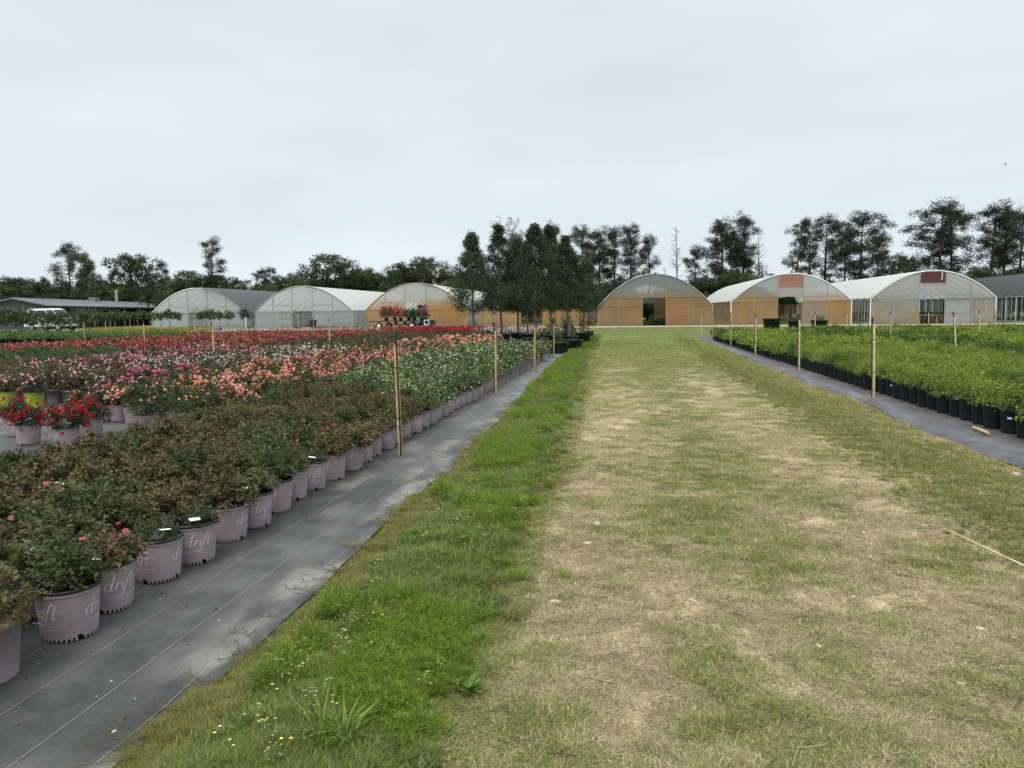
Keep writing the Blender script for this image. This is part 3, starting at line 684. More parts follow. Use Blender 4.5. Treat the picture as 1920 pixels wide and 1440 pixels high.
def mkbush(seed, n, ca, cb, mixp, leaf, R=.215, H=.27, fl=None, fr=0, clus=1, k=60, frad=.02, det=0, jit=.03, top=None, asp=.62, sep=False):
    g, tip = bush(seed, n, R, H, leaf, ca, cb, mixp, k, asp, z0=.215, topcol=top); r = np.random.default_rng(seed+999)
    if fl is not None:
        p, nr = bloomset(tip, fr, r, clus, jit); blooms(g, p, nr, frad, fl, r, 2, det)
    return g
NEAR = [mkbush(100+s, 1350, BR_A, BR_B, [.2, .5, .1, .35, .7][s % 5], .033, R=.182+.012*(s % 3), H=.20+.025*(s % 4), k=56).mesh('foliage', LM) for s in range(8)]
NEAR_GREEN = [mkbush(120+s, 1300, (.05, .08, .03), BR_B, .3, .030, R=.18, H=.20, k=50).mesh('foliage', LM) for s in range(2)]
SMALL = [mkbush(130+s, 420, (.055, .09, .03), BR_B, .3, .028, R=.14, H=.13, k=24).mesh('foliage', LM) for s in range(3)]
PEACH = [(.80, .34, .26), (.84, .44, .32), (.84, .52, .36), (.78, .27, .25)]
ORANGE = [(.86, .44, .14), (.88, .52, .22), (.9, .40, .25)]
PINKL = [(.80, .42, .46), (.84, .55, .56), (.78, .30, .38), (.85, .68, .66)]
HOT = [(.66, .14, .26), (.74, .26, .36), (.78, .38, .44)]
WP = [(.82, .72, .66), (.84, .62, .58), (.80, .76, .68)]
WH = [(.80, .80, .58), (.78, .82, .62), (.66, .74, .38)]
RED = [(.42, .012, .02), (.50, .03, .04), (.34, .008, .016)]
REDP = [(.58, .11, .10), (.70, .25, .18), (.50, .06, .07)]
DRED = [(.40, .02, .045), (.48, .04, .07), (.52, .08, .10)]
kinds = {}
def fam(key, **k):
    kinds[key] = k
def build_fam(key, lod, pot, nvar=4):
    k = kinds[key]; out = []
    N_, lf, fz = {0: (900, .034, 1.0), 1: (420, .046, 1.15), 2: (170, .072, 1.6)}[lod]
    for s in range(nvar):
        frs = k.get('frs', [k.get('fr', 0)]); fr = frs[s % len(frs)]
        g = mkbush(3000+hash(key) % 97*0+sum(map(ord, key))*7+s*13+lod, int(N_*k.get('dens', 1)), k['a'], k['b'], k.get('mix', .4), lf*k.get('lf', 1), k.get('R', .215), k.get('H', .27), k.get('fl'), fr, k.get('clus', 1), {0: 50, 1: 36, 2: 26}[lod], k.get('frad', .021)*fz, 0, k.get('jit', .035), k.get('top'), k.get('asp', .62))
        if pot:
            n0 = len(LM)
            pg = potlow(None, n=10 if lod else 16, s=k.get('ps', 1), h=.24)
            for v_, c_, f_, m_, s_ in zip(pg.v, pg.c, pg.f, pg.m, pg.sm):
                g.v.append(v_); g.c.append(c_); g.f.append(f_+g.n); g.m.append(np.full(len(f_), 3)); g.sm.append(s_)
            g.n += pg.n
        out.append(g.mesh('bush_variant', LM+[k.get('pm', M_pot)]))
    return out
fam('brown', a=BR_A, b=BR_B, mix=.48, H=.22, fl=PINK, frs=[0, 0, 0, .03])
fam('brownpink', a=BR_A, b=BR_B, mix=.5, fl=PINK+WP, frs=[.03, .06, 0, .02])
fam('white', a=(.06, .105, .03), b=(.10, .155, .045), mix=.5, fl=WH, frs=[.45, .3, .2, .6], clus=2, frad=.0125, jit=.05)
fam('peach', a=(.05, .07, .025), b=(.09, .075, .035), mix=.4, fl=PEACH, frs=[.34, .10, .5, .2], clus=7, frad=.022, jit=.034)
fam('peachsparse', a=(.045, .075, .025), b=(.08, .085, .035), mix=.4, fl=ORANGE, frs=[.12, .05, .25, .1], clus=2, frad=.020)
fam('pink', a=(.06, .07, .035), b=(.11, .07, .045), mix=.5, fl=PINKL, frs=[.24, .08, .34, .16], clus=5, frad=.019, jit=.035)
fam('hot', a=(.06, .07, .035), b=(.11, .07, .045), mix=.5, fl=HOT, frs=[.26, .4, .14, .2], clus=5, frad=.021, jit=.034)
fam('whitepink', a=(.055, .075, .035), b=(.09, .08, .04), mix=.4, fl=WP, frs=[.3, .14, .4, .1], clus=4, frad=.018, jit=.045)
fam('red', a=(.05, .05, .025), b=(.10, .05, .03), mix=.5, fl=REDP, frs=[.26, .12, .42, .06], clus=5, frad=.021, jit=.045)
fam('dred', a=(.05, .045, .025), b=(.12, .03, .03), mix=.6, fl=DRED, frs=[.6, .5, .7, .4], clus=4, frad=.018, jit=.05)
fam('olive', a=(.075, .085, .03), b=(.11, .085, .035), mix=.6, H=.25)
fam('green', a=(.055, .095, .03), b=(.08, .12, .04), mix=.6, H=.26)
fam('lightgreen', a=(.08, .16, .04), b=(.12, .20, .05), mix=.6, H=.3, pm=M_black, ps=1.25, R=.28)
fam('golden', a=(.22, .20, .04), b=(.38, .29, .06), mix=.6, H=.30, R=.26, pm=M_black)
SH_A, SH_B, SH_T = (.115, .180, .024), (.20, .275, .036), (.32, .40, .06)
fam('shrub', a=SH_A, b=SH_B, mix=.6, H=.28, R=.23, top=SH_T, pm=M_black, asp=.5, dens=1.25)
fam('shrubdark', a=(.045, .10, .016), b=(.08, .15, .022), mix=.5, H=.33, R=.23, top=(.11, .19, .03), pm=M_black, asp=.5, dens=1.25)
ORD = ['first', 'second', 'third', 'fourth', 'fifth', 'sixth', 'seventh', 'eighth', 'ninth', 'tenth', 'eleventh', 'twelfth', 'thirteenth', 'fourteenth', 'fifteenth', 'sixteenth', 'seventeenth', 'eighteenth', 'nineteenth', 'twentieth',
       'twenty-first', 'twenty-second', 'twenty-third', 'twenty-fourth', 'twenty-fifth', 'twenty-sixth', 'twenty-seventh', 'twenty-eighth', 'twenty-ninth', 'thirtieth', 'thirty-first', 'thirty-second', 'thirty-third', 'thirty-fourth', 'thirty-fifth', 'thirty-sixth', 'thirty-seventh', 'thirty-eighth', 'thirty-ninth', 'fortieth'] + ['%d-th' % i for i in range(41, 90)]
BLOOM = {}
def bloom_mesh(key, cols):
    if key not in BLOOM:
        g = Geo(); r = np.random.default_rng(len(BLOOM)); blooms(g, A([0, 0, 0]).reshape(1, 3), A([0, -.3, 1]).reshape(1, 3), A(.021), cols, r, 0, 1); BLOOM[key] = g.mesh('flower', M_petal)
    return BLOOM[key]
# plant positions: rows of the left block
XE = -2.62
DX, DY = .365, .385
def rose(x, y, foliage, label, group, lit=True, pot=POT, fl=(), rz=None, tagged=False, s=1.0, fz=1.0, letter=True, cat='potted rose', flcols=('pink', PINK)):
    o = tag(empty('potted_rose', (x, y, .018), 0), label, cat, group)
    p = mob('pot', pot, None, o, rot=(rng.uniform(-.012, .012), rng.uniform(-.012, .012), rng.uniform(0, 6.28) if rz is None else rz))
    if lit and letter: [mob('lettering', LETTER, None, p, rot=(0, 0, k_*2*PI/3)) for k_ in range(3)]
    if lit: mob('rim', RIM, None, o); mob('soil', SOIL, None, o)
    mob('foliage', foliage, None, o, rot=(rng.uniform(-.07, .07), rng.uniform(-.07, .07), rng.uniform(0, 6.28)), scale=(s*rng.uniform(.94, 1.08), s*rng.uniform(.94, 1.08), fz*rng.uniform(.92, 1.08)), loc=(0, 0, .215*(1-fz*1.0) if fz != 1 else 0))
    for q in fl: mob('flower', bloom_mesh(*flcols), None, o, loc=q, rot=(rng.uniform(-.4, .4), rng.uniform(-.4, .4), rng.uniform(0, 6)), scale=rng.uniform(.9, 1.4))
    if tagged: mob('care_tag', TAGM, None, o, loc=(.04*rng.uniform(-1, 1), -.05, .235), rot=(rng.uniform(-.5, .1), rng.uniform(-.4, -.1), rng.uniform(-2.5, .5)), scale=1.35)
    return o
cand = []
def bed(x0, x1, y0, y1, keyf, jit=.02, dx=DX, dy=DY, skip=0, ox=0):
    c = 0; out = []
    nxx = int(round((x1-x0)/dx)); nyy = int(round((y1-y0)/dy))
    for i in range(nxx+1):
        for j in range(nyy+1):
            x = x1-i*dx+rng.normal(0, jit); y = y0+j*dy+(dy/2 if i % 2 else 0)+rng.normal(0, jit)
            if not inview(x, y, .4, 90) and not (inview(x, y, .4, 500) and y < 9): continue
            if rng.uniform() < skip: continue
            out.append((x, y, i, j, keyf(x, y)))
    return out
L0 = bed(-4.85, XE, 1.95, 26.3, lambda x, y: 'brown' if y < 9.9+(-x-2.7)*1.15+rng.normal(0, .25) else 'white')
L0 = [q for q in L0 if q[0] > -4.8 or q[1] > 4.0]
L1 = bed(-7.55, -5.32, 8.95, 33, lambda x, y: 'peachsparse' if rng.uniform() < np.interp(y, [8.6, 10.5, 12], [.9, .45, .12]) or fbm(x*.8, y*.5, 7, 2) < .36 else 'peach')
L1 = [q for q in L1 if q[0] > -6.4 or q[1] > 9.6]
Lm = []
cand = [(math.hypot(x, y), x, y, i, j, k, b) for b, B in enumerate((L0, L1, Lm)) for (x, y, i, j, k) in B]
def vis(x, y): return inview(x, y, .45, 40)
cand.sort(); near_ = [c for c in cand if vis(c[1], c[2])][:268]; nset = set((c[1], c[2]) for c in near_); rest = [c for c in cand if (c[1], c[2]) not in nset]
lod0 = {k: build_fam(k, 0, False, 4) for k in ('white', 'peachsparse', 'peach', 'brown')}
# a few sparse, tagged or flowering individuals picked from the picture
SPARSE = [(570, 880, 1), (600, 860, 1), (225, 885, 1), (290, 893, 0), (300, 1000, 1), (580, 830, 0), (375, 985, 1)]
spx = [at(a_, b_, .24)[:2] for a_, b_, _ in SPARSE]
FLW = [(155, 1010), (222, 990), (235, 985), (515, 865), (510, 892), (628, 798), (625, 800), (640, 797), (272, 827), (648, 762), (553, 751), (85, 903), (118, 917), (371, 770), (413, 808), (343, 824), (570, 785)]
flpos = [at(a_, b_, .52) for a_, b_ in FLW]; flused = set()
KN = {'brown': 'bronze-leaved', 'white': 'white-flowered', 'peachsparse': 'green-leaved orange-budded', 'peach': 'peach-flowered'}
cols_in = {}
for c in near_: cols_in.setdefault((c[6], c[3]), []).append(c)
for kk, cl in cols_in.items():
    cl.sort(key=lambda c: c[2])
    for n_, c in enumerate(cl):
        _, x, y, i, j, key, b = c
        edge = b == 0 and i == 0
        where = ('edge row beside the path cloth' if edge else '%s row from the path cloth' % ORD[i]) if b == 0 else ('%s row of the next block' % ('first' if i == 0 else ORD[i]))
        lab = '%s rose in lilac pot, %s plant of the %s' % (KN[key], ORD[n_], where)
        sp = [q for q, p_ in enumerate(spx) if math.hypot(p_[0]-x, p_[1]-y) < .2]
        small = bool(sp)
        if small: fol = SMALL[rng.integers(0, 3)]
        elif key == 'brown': fol = NEAR[rng.integers(0, 8)] if c[0] < 8.5 else (NEAR+lod0['brown'])[rng.integers(0, 12)]
        else: fol = lod0[key][rng.integers(0, 4)]
        fl = []
        for q, p_ in enumerate(flpos):
            if q not in flused and math.hypot(p_[0]-x, p_[1]-y) < .27: flused.add(q); fl.append((p_[0]-x, p_[1]-y, .50+rng.uniform(-.03, .02)))
        show = i <= (2 if y < 6 else 0) or small or (b == 1 and (i in (0,) or y < 8.4))
        rose(x, y, fol, lab, 'rose bushes in lilac pots', lit=show, letter=(b == 0), fl=fl, tagged=small or (i < 6 and rng.uniform() < .09), s=rng.uniform(.82, 1.1), fz=rng.uniform(.72, 1.04) if not small else 1)
def bed_stuff(name, pts, extra=None):
    """pts: (x,y,key) -> one object; three levels of leaf detail by distance"""
    var = {}; lst = []; P = []; I = []
    for (x, y, key) in pts:
        d = math.hypot(x, y); lod = 0 if d < 13 else (1 if d < 26 else 2)
        if (key, lod) not in var:
            ms = build_fam(key, lod, True, 4 if lod < 2 else 3); var[key, lod] = (len(lst), len(ms)); lst += ms
        o_, n_ = var[key, lod]; P.append((x, y, .018)); I.append(o_+rng.integers(0, n_))
    n = len(P); s = rng.uniform(.9, 1.12, n); z = s*rng.uniform(.88, 1.12, n)
    return scatter(name, np.array(P), lst, np.array(I), rng.uniform(0, 6.28, n), np.stack([s, s, z], -1))
def by(rest, keys): return [(c[1], c[2], c[5]) for c in rest if c[5] in keys]
bed_stuff('bronze_rose_bed', by(rest, ('brown',)))
bed_stuff('white_rose_bed', by(rest, ('white',)))
bed_stuff('peach_rose_bed', by(rest, ('peach', 'peachsparse')))
def simple(x0, x1, y0, y1, kf, **k): return [(a_[0], a_[1], a_[4]) for a_ in bed(x0, x1, y0, y1, kf, **k) if a_[0] > -.93*a_[1]-1.5]
def pinkf(x, y):
    q = fbm(x*.5, y*.45, 77, 3); return 'hot' if q > .58 else ('pink' if q > .36 else 'brownpink')
bed_stuff('pink_rose_bed', simple(-12.6, -7.95, 11.9, 14.2, pinkf)+simple(-13.0, -10.6, 14.6, 23, pinkf))
bed_stuff('blush_rose_bed', simple(-10.3, -7.95, 14.6, 22.6, lambda x, y: 'whitepink' if fbm(x*.6, y*.5, 31, 2) > .3 else 'brownpink')+simple(-27, -16, 45, 49, lambda x, y: 'whitepink')+simple(-8.4, -3.4, 43.5, 52, lambda x, y: 'whitepink' if y < 49 else 'dred'))
bed_stuff('olive_rose_bed', simple(-12.4, -7.95, 25, 41, lambda x, y: 'olive'))
bed_stuff('green_rose_bed', simple(-19.5, -13.5, 13.5, 21.8, lambda x, y: 'green'))
bed_stuff('red_rose_bed', simple(-22.4, -13.4, 22.6, 44, lambda x, y: 'red' if x < -13 and fbm(x*.4, y*.3, 55, 2) > .33 or y > 28 else 'brownpink'))
bed_stuff('crimson_rose_bed', simple(-13.5, -8.6, 43, 51, lambda x, y: 'dred')+simple(-24, -14, 50, 56, lambda x, y: 'red'))
bed_stuff('light_green_bed', simple(-40, -27.5, 40, 47.5, lambda x, y: 'lightgreen', dx=.55, dy=.5))
bed_stuff('golden_shrub_bed', [q for q in simple(-46, -23.5, 44.8, 58, lambda x, y: 'golden', dx=.42, dy=.42) if -.76 < q[0]/q[1] < -.56])

# red roses and lime pots at the left
REDV = [mkbush(700+s, 1300, (.04, .06, .025), (.06, .05, .03), .3, .030, R=.23, H=.20, fl=RED, fr=[.4, .6, .3, .3][s], clus=6, k=46, frad=.02, jit=.045).mesh('foliage', LM) for s in range(4)]
for n_, (px_, py_) in enumerate(((40, 838), (112, 845), (18, 822), (160, 822))):
    p = at(px_, py_, 0); rose(p[0], p[1]+.12, REDV[n_], ['red rose in lilac pot at the left edge, left of the drooping tag', 'deep red rose in lilac pot with the drift lettering facing forward', 'red rose in lilac pot cut by the left picture edge', 'thinly flowered red rose at the right end of the red group'][n_], 'red roses in lilac pots', tagged=n_ in (0, 1, 3), rz=[0, -1.9, 1, 2][n_])
LIMEPOT = pot_geo(36, False).mesh('pot', M_lime)
PV = build_fam('pink', 0, False, 4)
for n_, (px_, py_) in enumerate(((2, 766), (53, 768), (86, 757), (126, 756))):
    p = at(px_, py_, 0); rose(p[0], p[1]+.15, PV[n_], ['pink rose in lime green pot at the left picture edge', 'pink rose in the largest-looking lime pot, left of two others', 'pink rose in lime green pot between two other lime pots', 'pink rose in lime green pot, rightmost of the lime pots'][n_], 'pink roses in lime pots', pot=LIMEPOT, letter=False, s=1.15).scale = (1.1, 1.1, 1.1)
for n_, (px_, py_) in enumerate(((190, 792), (240, 790), (150, 745))):
    p = at(px_, py_, 0); rose(p[0], p[1]+.12, lod0['peachsparse'][n_], ['green rose in lilac pot just right of the red roses', 'green rose in lilac pot at the near corner of the orange block', 'green rose in lilac pot right of the lime pots'][n_], 'rose bushes in lilac pots', tagged=n_ == 2)

# ------------------------------------------------------------------ right block of shrubs in black pots
g = Geo()
lathe(g, [(.112, 0), (.116, .01), (.134, .255), (.141, .26), (.143, .292), (.137, .297), (.130, .29), (.126, .25)], 32)
BPOT = g.mesh('pot', M_black)
SOILB = SOIL
SHV = []
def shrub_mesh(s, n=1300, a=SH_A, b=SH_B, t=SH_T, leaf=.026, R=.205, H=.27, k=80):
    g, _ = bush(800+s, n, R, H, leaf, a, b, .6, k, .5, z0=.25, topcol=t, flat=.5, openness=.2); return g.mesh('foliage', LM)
SHV = [shrub_mesh(s) for s in range(7)]
SHD = [shrub_mesh(20+s, 1300, (.045, .10, .016), (.08, .15, .022), (.11, .19, .03), H=.32) for s in range(3)]
def shf(x, y): return 'shrubdark' if (x > 9 and (y < 22 or fbm(x*.5, y*.35, 61, 2) > .6)) or fbm(x*.7, y*.5, 62, 2) < .27 else 'shrub'
def bedR(x0, x1, y0, y1, jit=.018):
    out = []
    for i in range(int((x1-x0)/.35)+1):
        for j in range(int((y1-y0)/.37)+1):
            x = x0+i*.35+rng.normal(0, jit); y = y0+j*.37+(.185 if i % 2 else 0)+rng.normal(0, jit)
            if x < .52*y+2.2: out.append((x, y, i, j, shf(x, y)))
    return out
R0 = bedR(4.56, 8.75, 6.1, 40.6); R1 = bedR(9.45, 36, 14, 45)
cr = sorted([(math.hypot(x, y), x, y, i, j, k, b) for b, B in enumerate((R0, R1)) for (x, y, i, j, k) in B])
nr_ = [c for c in cr if inview(c[1], c[2], .35, 25)][:298]; ns = set((c[1], c[2]) for c in nr_); restR = [c for c in cr if (c[1], c[2]) not in ns]
rowsR = {}
for c in nr_: rowsR.setdefault(c[3]+(100 if c[6] else 0), []).append(c)
first_edge = min(c[2] for c in nr_ if c[3] == 0)
M_sticker = plain('white_sticker', (.6, .62, .64), .5, .15, 60)
def curved(w_, h_, z, a0, rr, n=6):
    g = Geo(); a = np.linspace(-w_/2/rr, w_/2/rr, n)+a0; lo = np.stack([np.cos(a)*rr, np.sin(a)*rr, a*0+z], -1); hi = np.stack([np.cos(a)*(rr+.003), np.sin(a)*(rr+.003), a*0+z+h_], -1); i = np.arange(n-1)
    g.add(np.concatenate([lo, hi]), np.stack([i, i+1, i+n+1, i+n], -1)); return g
STK = curved(.05, .026, .17, -2.3, .1305).mesh('sticker', M_sticker)
for i, cl in rowsR.items():
    cl.sort(key=lambda c: c[2])
    for n_, c in enumerate(cl):
        _, x, y, _, j, key, b = c
        lab = 'green shrub in black pot, %s plant of the %s' % (ORD[n_], 'edge row by the right-hand cloth' if i == 0 else ('%s row from that cloth' % ORD[i] if i < 100 else '%s row of the farther block' % (ORD[i-100] if i > 100 else 'first')))
        first = i == 0 and n_ == 0
        o = tag(empty('potted_shrub', (x, y, .02)), 'half-bare brownish shrub in black pot with a pale leaf emblem' if first else lab, 'potted shrub', 'green shrubs in black pots')
        pt = mob('pot', BPOT, None, o, rot=(0, 0, rng.uniform(-.1, .1)))
        if i < 2: mob('soil', SOILB, None, o, loc=(0, 0, .05))
        if first:
            mob('foliage', bush(877, 170, .10, .09, .026, (.30, .19, .08), (.16, .17, .05), .4, 20, .5, z0=.25)[0].mesh('foliage', LM), None, o)
            eg = Geo(); U = .012
            def wr(pts, z0): 
                pts = np.asarray(pts, float); a = pts[:, 0]/.126-1.85; r = .1165+(z0+pts[:, 1])*.0727+.0015; return np.stack([np.cos(a)*r, np.sin(a)*r, z0+pts[:, 1]], -1)
            for s in ([(0, 3.2), (-1.6, 2.2), (-1.2, .8), (.2, -.4), (1.4, -.8)], [(0, 3.2), (1.2, 1.6), (1.6, .2), (1.4, -.8)], [(1.4, -.8), (.2, -1.0), (-1.2, -1.6), (-2, -2.4)], [(1.4, -.8), (2.4, 0)]):
                a_, b_ = ribbon(eg, s, .22); n2 = len(a_); i_ = np.arange(n2-1)
                eg.add(wr(np.concatenate([a_, b_])*U+A(-.03, 0), .17), np.stack([i_, i_+1, i_+n2+1, i_+n2], -1))
            for txt, z in (('Garden', .155), ('Debut', .125)):
                v, f = text_mesh(txt, .036)
                for q in (3, 4, 5, 6, 7, 8):
                    ff = [t for t in f if len(t) == q]
                    if ff: eg.add(wr(v+A(.065, 0), z), ff)
            mob('emblem', eg, plain('pale_emblem_print', (.35, .37, .38), .6, .1), pt); mob('sticker', curved(.06, .034, .20, -1.25, .1335).mesh('sticker', M_sticker), None, pt)
        else:
            mob('foliage', (SHD if key == 'shrubdark' else SHV)[rng.integers(0, 3 if key == 'shrubdark' else 7)], None, o, rot=(0, 0, rng.uniform(0, 6.28)), scale=(rng.uniform(.92, 1.1),)*2+(rng.uniform(.9, 1.08),))
            if i == 0 and n_ in (1, 12): mob('sticker', STK, None, pt)
bed_stuff('green_shrub_bed', [(c[1], c[2], c[5]) for c in restR])

# ------------------------------------------------------------------ sprinkler stakes
def head_geo():
    g = Geo(); tube(g, [(0, 0, 0), (0, 0, .035)], [.011, .009], 8); tube(g, [(0, 0, .035), (0, 0, .075)], [.016, .013], 8)
    tube(g, [(-.035, 0, .07), (0, 0, .083), (.04, .01, .095)], [.007, .010, .006], 6); box(g, (.045, .01, .10), (.02, .014, .016)); box(g, (0, 0, .10), (.014, .03, .012)); tube(g, [(-.02, .01, .06), (-.02, .01, .11), (.015, .0, .12)], .003, 5); return g
HEAD = head_geo().mesh('sprinkler_head', M_darkmetal)
def stake(x, y, h, label, m=M_bamboo, r=.02, lean=(0, 0), head=True, bottom=0.0, group='bamboo sprinkler stakes', riser=True):
    o = tag(empty('sprinkler_stake', (x, y, 0)), label, 'stake', group); o.rotation_euler = (lean[0], lean[1], rng.uniform(0, 6))
    g = Geo(); zs = [-.05]; rr = [r]; 
    for k in range(1, 7):
        z = h*k/6.6+rng.uniform(-.03, .03); zs += [z-.012, z, z+.012]; rr += [r*.97, r*1.1, r*.97]
    zs.append(h); rr.append(r*.93); tube(g, [(0, 0, z) for z in zs], rr, 9); mob('pole', g, m, o)
    if riser:
        g = Geo(); tube(g, [(r+.009, 0, 0), (r+.009, 0, h*.6), (r+.008, .0, h+.02)], .0095, 7); mob('riser_pipe', g, M_darkmetal, o)
        for z in (.35, .8):
            g = Geo(); lathe(g, [(r+.001, 0), (r+.005, 0), (r+.005, .01), (r+.001, .01)], 10, (.006, 0, 0)); mob('tie', g, M_darkmetal, o, loc=(0, 0, h*z))
    if head: mob('sprinkler_head', HEAD, None, o, loc=(r+.008, 0, h+.015), rot=(0, 0, rng.uniform(0, 6)), scale=1.15)
    return o
for n_, (y, x, h) in enumerate(((7.75, -2.33, 1.17), (13.7, -2.3, 1.18), (19, -2.2, 1.15), (24.7, -2.24, 1.12), (34, -2.35, 1.15))):
    stake(x, y, h, 'tan bamboo sprinkler stake %s along the left cloth edge' % ['standing nearest the camera', 'second', 'third', 'fourth', 'fifth'][n_], r=.024 if n_ == 0 else .020, lean=(rad([.8, -.5, .4, .8, .6][n_]), rad([-1.6, -.6, .5, -1.2, .4][n_])))
for n_, (y, x, h) in enumerate(((13.7, 4.2, 1.22), (19.2, 4.17, 1.25), (25.3, 4.15, 1.24), (31.9, 4.26, 1.26), (38, 4.23, 1.3), (44.1, 4.3, 1.25))):
    stake(x, y, h, 'pale bamboo sprinkler stake %s along the right cloth edge' % ['nearest the camera', 'second', 'third', 'fourth', 'fifth', 'farthest'][n_], M_bambooR, r=.022, lean=(rad([1.2, 1.0, -.4, .3, .5, -.8][n_]), rad([1.4, .8, .6, -.5, .7, .6][n_])))
for n_, (x, y, ln_, lb) in enumerate(((10.27, 37.8, 0, 'in front of the amber right bay of the second orange greenhouse'), (10.1, 31.2, 1, 'left of the doorway of the grey-fronted greenhouse'), (16.2, 44.2, 0, 'before the bench doorway of the grey-fronted greenhouse'),
                               (9.2, 23, 5, 'leaning, tallest inside the right shrub block'), (14.1, 33.2, 2, 'right of the leaning stake among the shrubs'), (19.6, 44.4, 0, 'at the far right corner of the shrubs'), (9.7, 41.3, 0, 'between the two black tubs with plants'))):
    stake(x, y, 1.25, 'bamboo stake '+lb, M_bambooR, r=.022, lean=(0, rad(ln_)))
for n_, (x, y, lb) in enumerate(((-11.1, 19.6, 'standing alone among the pink roses'), (-10.9, 27.5, 'between the blush and olive rose beds'), (-18.7, 27.9, 'in the near red roses at left'), (-29.9, 39.2, 'beside the black pots of pale green plants'), (-19.8, 38.1, 'in the red roses below the first greenhouse'),
                            (-15.8, 37.7, 'in the red roses before the second greenhouse doorway'), (-12.5, 40.8, 'behind the nearest stake, beside the flower wagon'), (-11.9, 47.8, 'right of the flower wagon'), (-34.4, 47.2, 'among the golden shrubs, left one'), (-28.8, 44.7, 'among the golden shrubs, right one'),
                            (-27, 45.5, 'left of the doorway of the first greenhouse'), (-33.2, 59.5, 'in front of the first greenhouse wall'), (-28.2, 56.1, 'at the left corner of the second greenhouse'), (-16.5, 46.7, 'before the gap of the second and third greenhouses'), (-9.9, 47.6, 'left of the first tall oak trunk'),
                            (-8.1, 44.5, 'between the first two oak trunks'), (-2.6, 43, 'at the far end of the oak row'), (-40, 56, 'in front of the long barn'), (-43.4, 62.8, 'by the barn chimney end'))):
    stake(x, y, 1.2, 'thin pale sprinkler stake '+lb, M_bambooR, r=.021)
# fallen canes, stones
g = Geo(); tube(g, [(2.10, 5.33, .05), (2.17, 5.0, .045), (2.30, 4.35, .04), (2.36, 4.0, .035)], [.003, .0055, .007, .008], 7)
tag(mob('bamboo_cane', g, M_bambooR), 'thin yellow bamboo cane lying in the grass at the right edge', 'cane')
g = Geo(); tube(g, [(4.22, 9.98, .05), (4.20, 9.55, .045)], [.017, .02], 9); tag(mob('broken_stake', g, M_bamboo), 'short broken stake piece lying by the black pots', 'cane')
STN = [(1305, 910, .05), (1120, 988, .10), (1100, 1025, .07), (1297, 1128, .05), (1040, 1130, .07), (1905, 892, .13), (1535, 1210, .05), (1890, 1050, .04), (1600, 1118, .05), (1840, 1178, .06), (1620, 1000, .045), (1800, 1290, .03)]
SW = ['beside the dry wheel line, far', 'broad and flat in the middle of the track', 'just below the broad flat stone', 'low in the middle of the track', 'near the weeds left of the track', 'at the torn edge of the right cloth', 'below the track centre', 'touching the fallen cane', 'right of centre in dry turf', 'near the right picture edge', 'halfway to the right verge', 'small, in the dry lower right turf']
for (px_, py_, s), lb in zip(STN, SW):
    p = at(px_, py_, 0); r = np.random.default_rng(int(px_)); n1, n2 = 9, 6; th = np.arange(n1)*2*PI/n1; g = Geo()
    prof = [(.05, .34), (.5, .30), (.85, .15), (1.0, -.02), (.95, -.2)]; v = []
    for (q, z) in prof: v.append(np.stack([np.cos(th)*q*(1+r.uniform(-.18, .18, n1)), np.sin(th)*q*.7*(1+r.uniform(-.18, .18, n1)), z+r.uniform(-.05, .05, n1)], -1))
    v = np.concatenate(v)*s*.42*A(1.3, .8, 1); f = [[i*n1+j, i*n1+(j+1) % n1, (i+1)*n1+(j+1) % n1, (i+1)*n1+j] for i in range(len(prof)-1) for j in range(n1)]; g.add(v[::1], [x[::-1] for x in f]); g.add(v[:n1], [list(range(n1))])
    tag(mob('stone', g, M_stone, loc=(p[0], p[1], float(gz(p[0], p[1]))+.004), rot=(0, 0, px_)), 'pale stone '+lb, 'stone', 'pale stones on the grass track')
# single weeds that stand out
def weed(px_, py_, meshes, label, s=1.0, nm='weed_clump'):
    p = at(px_, py_, 0); o = empty(nm, (p[0], p[1], float(gz(p[0], p[1])))); tag(o, label, 'weed')
    for m_, dx_, dy_, q in meshes: mob('leaves', m_, None, o, loc=(dx_, dy_, 0), rot=(0, 0, rng.uniform(0, 6)), scale=q*s)
weed(610, 1415, [(T['long'][0], 0, 0, 1), (T['long'][1], .07, .02, .9)], 'long-bladed bright grass clump at the bottom edge', 1.0, 'grass_clump')
LEAFY = broad(555, 60, .055, (.15, .24, .055)).mesh('weed', M_grass)
weed(878, 1300, [(LEAFY, 0, 0, 1)], 'small leafy weed with pointed leaves, low in the track')
weed(1050, 1085, [(T['yellow'][0], 0, 0, 1.2), (T['feather'][0], .02, 0, .7)], 'reddish-green tufted weed in the track centre')
weed(955, 1160, [(T['lush'][0], 0, 0, .9), (T['lush'][1], .05, 0, .7)], 'fresh green grass tuft beside the lush verge')
for n_, (a_, b_) in enumerate(((540, 1285), (640, 1150), (590, 1230), (920, 885), (835, 935), (880, 960), (700, 1200))):
    weed(a_, b_, [(T['feather'][k_ % 3], .07*math.cos(k_*2.1)*(k_ > 0)*1.3, .08*math.sin(k_*2.1), 1.35) for k_ in range(5)], 'feathery bright green weed clump, %s' % ['lowest beside the cloth', 'in the middle of the verge', 'between the lowest clumps', 'highest on the verge', 'upper verge near the cloth', 'upper verge near the track', 'behind the lowest clump'][n_], 1.1)

